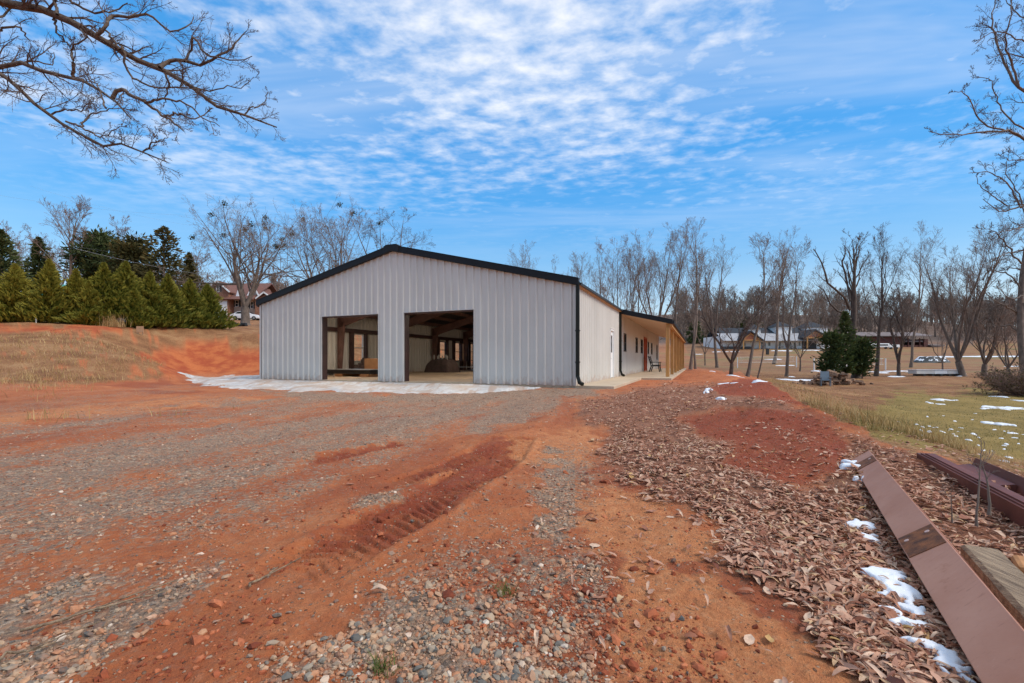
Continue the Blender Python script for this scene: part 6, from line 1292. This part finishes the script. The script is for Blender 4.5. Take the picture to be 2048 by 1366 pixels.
def blades(rs, P, h, w, lean, tint, K=3):
    N = len(P); az = rs.random(N) * 6.28; d = np.stack([np.cos(az), np.sin(az), 0 * az], -1); s = np.stack([-np.sin(az), np.cos(az), 0 * az], -1); t = np.linspace(0, 1, K); V = np.zeros((N, K, 2, 3))
    for k in range(K):
        c = P + d * (lean * h * t[k] ** 1.7)[:, None] + np.array([0, 0, 1.0]) * (h * t[k] * (1 - .3 * lean * t[k]))[:, None]; ww = (w * (1 - .85 * t[k]))[:, None]; V[:, k, 0] = c - s * ww / 2; V[:, k, 1] = c + s * ww / 2
    b = np.arange(N)[:, None] * K * 2 + np.arange(K - 1)[None] * 2; Q = np.stack([b, b + 1, b + 3, b + 2], -1).reshape(-1, 4); return V.reshape(-1, 3), Q, np.repeat(tint, K * 2)
def tuft(u, v, d, n, h, label, seed, mat='green_grass', spread=.03, w=.004):
    p = drop(u, v, d); rs = np.random.default_rng(seed); P = rs.normal(0, spread, (n, 3)) * [1, 1, 0] + [0, 0, -.01]; V_, Q_, T_ = blades(rs, P, rs.uniform(.5, 1, n) * h, rs.uniform(.6, 1.3, n) * w, rs.uniform(.3, 1.2, n), rs.random(n)); o = np_mesh('grass_tuft', V_, Q_, M[mat], None, False, {'tint': T_}); o.location = tuple(p); return tag(o, label, 'grass tuft')
tuft(762, 1338, .99, 70, .07, 'small green weed tuft in the gravel at the bottom edge', 1, spread=.02); tuft(1012, 1185, .99, 60, .07, 'small green weed tuft in gravel below the tyre track', 2, spread=.022); tuft(2028, 978, 1.1, 260, .12, 'bright green grass clump beside the maroon trough', 3, spread=.09, w=.006)
p = ground_pt(222, 27.6); rs = np.random.default_rng(12); P = rs.normal(0, .35, (260, 3)) * [1, .4, 0]; V_, Q_, T_ = blades(rs, P, rs.uniform(.3, .95, 260), rs.uniform(.012, .03, 260), rs.uniform(.1, .7, 260), rs.uniform(.5, 1, 260)); o = np_mesh('grass_clump', V_, Q_, M['grass'], None, False, {'tint': T_}); o.location = tuple(p); tag(o, 'tall dry orange grass clump by the mailbox before the evergreens', 'grass clump')

# ------------------------------------------------------------------ dry grass along the pad edge, on the bank and the lawn
def scatter(rs, n, r0, r1, a0, a1, pw=1.0):
    """points spread so that the picture is evenly filled"""
    r = 1 / (1 / r1 + (1 / r0 - 1 / r1) * rs.random(n) ** pw); a = rs.uniform(a0, a1, n); return r * np.sin(a), r * np.cos(a)
rs = np.random.default_rng(55)
def grass_layer(name, X, Y, prob, h0, h1, w, tint, mat, label, lean=(.2, .9)):
    Z = H(X, Y, False); m = masks(X, Y, Z); keep = (rs.random(len(X)) < prob(m, X, Y, Z)) & ((Y > 5.2) | (X < 1) | (X > 5.6)); X, Y, Z = X[keep], Y[keep], Z[keep]; n = len(X); r = np.hypot(X, Y)
    V_, Q_, T_ = blades(rs, np.stack([X, Y, Z - .01], -1), rs.uniform(h0, h1, n), rs.uniform(.6, 1.4, n) * np.maximum(w, r * .00055), rs.uniform(*lean, n), np.clip(tint(m)[keep] + rs.normal(0, .18, n), 0, 1)); return tag(np_mesh(name, V_, Q_, M[mat], None, False, {'tint': T_}), label, 'grass', None, 'stuff')
X, Y = scatter(rs, 60000, 3.0, 40, math.radians(14), math.radians(54)); pe = lambda m, X, Y, Z: m['straw'] * sm(sdf(PAD_EDGE, 1024 + X / Y * F, HV - (Z - CZ) / Y * F), -70 * np.clip(6 / Y, .35, 2), 0) * .9
grass_layer('edge_grass', X, Y, pe, .10, .34, .006, lambda m: .72 - .2 * m['green'], 'grass', 'dry straw grass along the edge of the red clay pad')
X, Y = scatter(rs, 60000, 5.0, 34, math.radians(14), math.radians(54)); grass_layer('lawn_grass', X, Y, lambda m, X, Y, Z: m['straw'], .03, .07, .006, lambda m: .42 - .3 * m['green'], 'grass', 'short winter lawn grass')
X, Y = scatter(rs, 70000, 8.5, 34, math.radians(-54), math.radians(-24)); grass_layer('bank_grass', X, Y, lambda m, X, Y, Z: m['straw'] * (1 - m['cut']) * (.35 + .65 * (fbm(X * .8, Y * .8, 3) > .45)), .08, .30, .008, lambda m: np.full(len(m['straw']), .66), 'grass', 'dry tan grass on the left bank')

# ------------------------------------------------------------------ crushed stone and fallen leaves
def ico():
    t = (1 + 5 ** .5) / 2; v = np.array([(-1, t, 0), (1, t, 0), (-1, -t, 0), (1, -t, 0), (0, -1, t), (0, 1, t), (0, -1, -t), (0, 1, -t), (t, 0, -1), (t, 0, 1), (-t, 0, -1), (-t, 0, 1)], float); v /= np.linalg.norm(v[0])
    return v, np.array([(0, 11, 5), (0, 5, 1), (0, 1, 7), (0, 7, 10), (0, 10, 11), (1, 5, 9), (5, 11, 4), (11, 10, 2), (10, 7, 6), (7, 1, 8), (3, 9, 4), (3, 4, 2), (3, 2, 6), (3, 6, 8), (3, 8, 9), (4, 9, 5), (2, 4, 11), (6, 2, 10), (8, 6, 7), (9, 8, 1)])
iv, if_ = ico()
def rotm(rs, n, tilt):
    a = rs.uniform(0, 6.283, n); b = rs.normal(0, tilt, n); c = rs.normal(0, tilt, n); z = np.zeros(n); o = np.ones(n)
    Rz = np.stack([np.cos(a), -np.sin(a), z, np.sin(a), np.cos(a), z, z, z, o], -1).reshape(n, 3, 3); Rx = np.stack([o, z, z, z, np.cos(b), -np.sin(b), z, np.sin(b), np.cos(b)], -1).reshape(n, 3, 3); Ry = np.stack([np.cos(c), z, np.sin(c), z, o, z, -np.sin(c), z, np.cos(c)], -1).reshape(n, 3, 3); return Rz @ Rx @ Ry
rs = np.random.default_rng(66)
X, Y = scatter(rs, 150000, 1.25, 13, math.radians(-54), math.radians(46)); Z = H(X, Y); m = masks(X, Y, Z); spk = fbm(X * 6, Y * 6, 3); k = rs.random(len(X)) < np.clip(m['gravel'] * (.25 + 1.5 * sm(spk, .40, .62)) * .46 + .014 * (1 - m['straw']) * (1 - .7 * m['sand']), 0, 1); X, Y, Z = X[k], Y[k], Z[k]; gfac = m['gravel'][k]; r = np.hypot(X, Y); n = len(X)
size = np.maximum(rs.lognormal(math.log(.0050), .52, n), r * .0011) * np.where(rs.random(n) < .05, 1.7, 1); size = np.minimum(size, .018)
shape = rs.uniform(.62, 1.25, (n, 3)) * [1.15, .95, .62]; tint = np.clip(rs.beta(1.5, 1.7, n) + np.where(rs.random(n) < .10, .35, 0) - .10 * (gfac > .8), 0, 1)
order = np.argsort(-(size / r)); top, rest = order[:300], order[300:]
Rm = rotm(rs, n, .35)
jit = 1 + rs.normal(0, .16, (n, 12, 1)); VS = np.einsum('nij,nkj->nki', Rm, iv[None] * jit * shape[:, None, :]) * size[:, None, None]; ctr = np.stack([X, Y, Z + size * .22], -1)
V_ = (VS + ctr[:, None])[rest].reshape(-1, 3); Q_ = (if_[None] + np.arange(len(rest))[:, None, None] * 12).reshape(-1, 3); tag(np_mesh('gravel', V_, Q_, M['gravel'], None, False, {'tint': np.repeat(tint[rest], 12)}), 'crushed grey and tan stone scattered over the yard', 'gravel', None, 'stuff')
protos = []
for q in range(10):
    v = iv * (1 + rs.normal(0, .15, (12, 1))) * rs.uniform(.7, 1.2, 3) * [1.15, .95, .62]; o = np_mesh('stone', v, if_, M['stone_one'], ground); protos.append(o)
for q, i in enumerate(top):
    o = protos[q] if q < 10 else protos[q % 10].copy()
    if q >= 10: COL.objects.link(o); o.parent = ground
    s = size[i]; o.location = ctr[i]; o.scale = (s, s, s); o.rotation_euler = (rs.normal(0, .3), rs.normal(0, .3), rs.uniform(0, 6.28))

M['clod'] = tint_mat('clay_clods', [(0, (.17, .040, .018)), (.5, (.34, .085, .034)), (1, (.50, .17, .075))], .95, var_scale=80)
Xc, Yc_ = scatter(rs, 70000, 1.3, 14, math.radians(-52), math.radians(46)); Zc = H(Xc, Yc_); mc = masks(Xc, Yc_, Zc); k = rs.random(len(Xc)) < np.clip(.55 * mc['heap'] + .15 * sm(fbm(Xc * 2.5, Yc_ * 2.5, 3), .5, .66) * (1 - mc['straw']) * (1 - .7 * mc['sand']) * (1 - .6 * mc['gravel']) + .25 * mc['wet'] * sm(fbm(Xc * 5, Yc_ * 5, 2), .45, .65), 0, 1)
Xc, Yc_, Zc = Xc[k], Yc_[k], Zc[k]; nc = len(Xc); rc = np.hypot(Xc, Yc_); sc_ = np.minimum(np.maximum(rs.lognormal(math.log(.0045), .6, nc), rc * .0009), .03); VS = np.einsum('nij,nkj->nki', rotm(rs, nc, .4), iv[None] * (1 + rs.normal(0, .2, (nc, 12, 1))) * rs.uniform(.7, 1.3, (nc, 1, 3)) * [1, 1, .7]) * sc_[:, None, None] + np.stack([Xc, Yc_, Zc + sc_ * .15], -1)[:, None]
tag(np_mesh('clay_clods', VS.reshape(-1, 3), (if_[None] + np.arange(nc)[:, None, None] * 12).reshape(-1, 3), M['clod'], None, False, {'tint': np.repeat(rs.random(nc), 12)}), 'small clods and crumbs of red clay on the yard', 'clay clods', None, 'stuff')

def leaf_proto(seed, kind):
    """lobed oak leaf or plain narrow leaf, curled; unit length along x"""
    r = np.random.default_rng(seed); K = 7; t = np.linspace(0, 1, K)
    if kind == 0: w_ = .19 * np.sin(t * math.pi) ** .7 * (1 + .25 * np.cos(t * 2 * math.pi * 3.0 + r.uniform(0, 3)))
    elif kind == 1: w_ = r.uniform(.075, .115) * np.sin(t ** .85 * math.pi) ** .85
    else: w_ = .20 * np.sin(t * math.pi) ** .75 * (1 + .10 * np.cos(t * 2 * math.pi * 2.2 + r.uniform(0, 3)))
    w_ = np.clip(w_, .012, 1); curl = (.1, 1.6, .5, .25, 2.0, .9, .3, 1.2)[seed % 8]; bend = r.uniform(-.4, .9); V = []
    for k in range(K):
        for s in (-1, 0, 1):
            q = w_[k] * s * r.uniform(.93, 1.07); a = curl * abs(q) / .12 * .6; y = q * math.cos(min(a, 1.3)); z = abs(q) * math.sin(min(a, 1.3)) + bend * .25 * math.sin(t[k] * math.pi + r.normal(0, .1)) + r.normal(0, .012); V.append((t[k] - .5, y, z))
    Fq = [(k * 3 + j, k * 3 + j + 3, k * 3 + j + 4, k * 3 + j + 1) for k in range(K - 1) for j in (0, 1)]; return np.array(V), np.array(Fq)
LPR = [leaf_proto(40 + k, (0, 1, 1, 2, 1, 1, 2, 1)[k]) for k in range(8)]
X1, Y1 = scatter(rs, 105000, 1.25, 26, math.radians(2), math.radians(52), .85); X2, Y2 = scatter(rs, 9000, 1.3, 14, math.radians(-50), math.radians(40)); X = np.concatenate([X1, X2]); Y = np.concatenate([Y1, Y2]); Z = H(X, Y); m = masks(X, Y, Z)
U = 1024 + X / Y * F; onpad = 1.0 * (U > 1000); sp = fbm(X * 2 + 4, Y * 2, 3)
sp2 = fbm(X * 5 + 1, Y * 5 + 8, 3); pr = np.clip(m['litter'] ** 1.6 * (.22 + .85 * sm(sp * .6 + sp2 * .4, .34, .56)), 0, 1); pr = np.maximum(pr, .16 * m['heap'] * sm(sp, .40, .62)); pr = np.maximum(pr, .03 * onpad * (1 - m['straw']) * sm(sp, .5, .7) * sm(np.hypot(X, Y), 1.0, 6)); pr = np.maximum(pr, .018 * (1 - m['straw']) * sm(np.hypot(X, Y), .8, 6)); pr = np.maximum(pr, .35 * m['straw'] * (X > 1) * sm(np.hypot(X, Y), 9, 4))
for c_, R_c, f_ in SNOWF:
    q_ = np.hypot(X - c_[0], Y - c_[1]) < R_c
    if q_.any(): pr[q_] *= np.where(f_(X[q_], Y[q_]) > .22, .03, 1)
k = rs.random(len(X)) < pr; X, Y, Z = X[k], Y[k], Z[k]; lit = m['litter'][k]; n = len(X); r = np.hypot(X, Y); kind = rs.integers(0, 8, n)
L = rs.uniform(.026, .082, n) * np.where(rs.random(n) < .12, 1.25, 1); L = np.maximum(L, r * .0085); Rm = rotm(rs, n, .16); ctr = np.stack([X, Y, Z + .010 + rs.random(n) * .016 * lit + L * .05], -1)
tint = np.clip(rs.normal(.54, .25, n) - .12 * sm(r, 4, 10), 0, .97); tint = np.where(rs.random(n) < .012, 1.0, tint)
order = np.argsort(-(L / r) - (rs.random(n) * 0)); top = np.zeros(n, bool); top[order[:300]] = True
VV = []; QQ = []; TT = []; b = 0
for q in range(8):
    s = (kind == q) & ~top; lv, lf = LPR[q]; N = s.sum(); W_ = np.einsum('nij,nkj->nki', Rm[s], lv[None] * np.stack([np.ones(N), rs.uniform(.7, 1.5, N), rs.uniform(.5, 1.8, N)], -1)[:, None]) * L[s][:, None, None] + ctr[s][:, None]; VV.append(W_.reshape(-1, 3)); QQ.append((lf[None] + np.arange(N)[:, None, None] * len(lv)).reshape(-1, 4) + b); TT.append(np.repeat(tint[s], len(lv))); b += N * len(lv)
tag(np_mesh('fallen_leaves', np.vstack(VV), np.vstack(QQ), M['leaves'], None, True, {'tint': np.concatenate(TT)}), 'dead brown oak leaves covering the ground', 'leaves', None, 'stuff')
pl = []
for q, i in enumerate(order[:300]):
    kq = q % 8
    if q < 8: o = np_mesh('leaf', *LPR[kq], M['leaf_one'], ground, True); pl.append(o)
    else: o = pl[kq].copy(); COL.objects.link(o); o.parent = ground
    o.location = ctr[i]; o.scale = (L[i],) * 3; o.rotation_euler = (rs.normal(0, .35), rs.normal(0, .35), rs.uniform(0, 6.28))
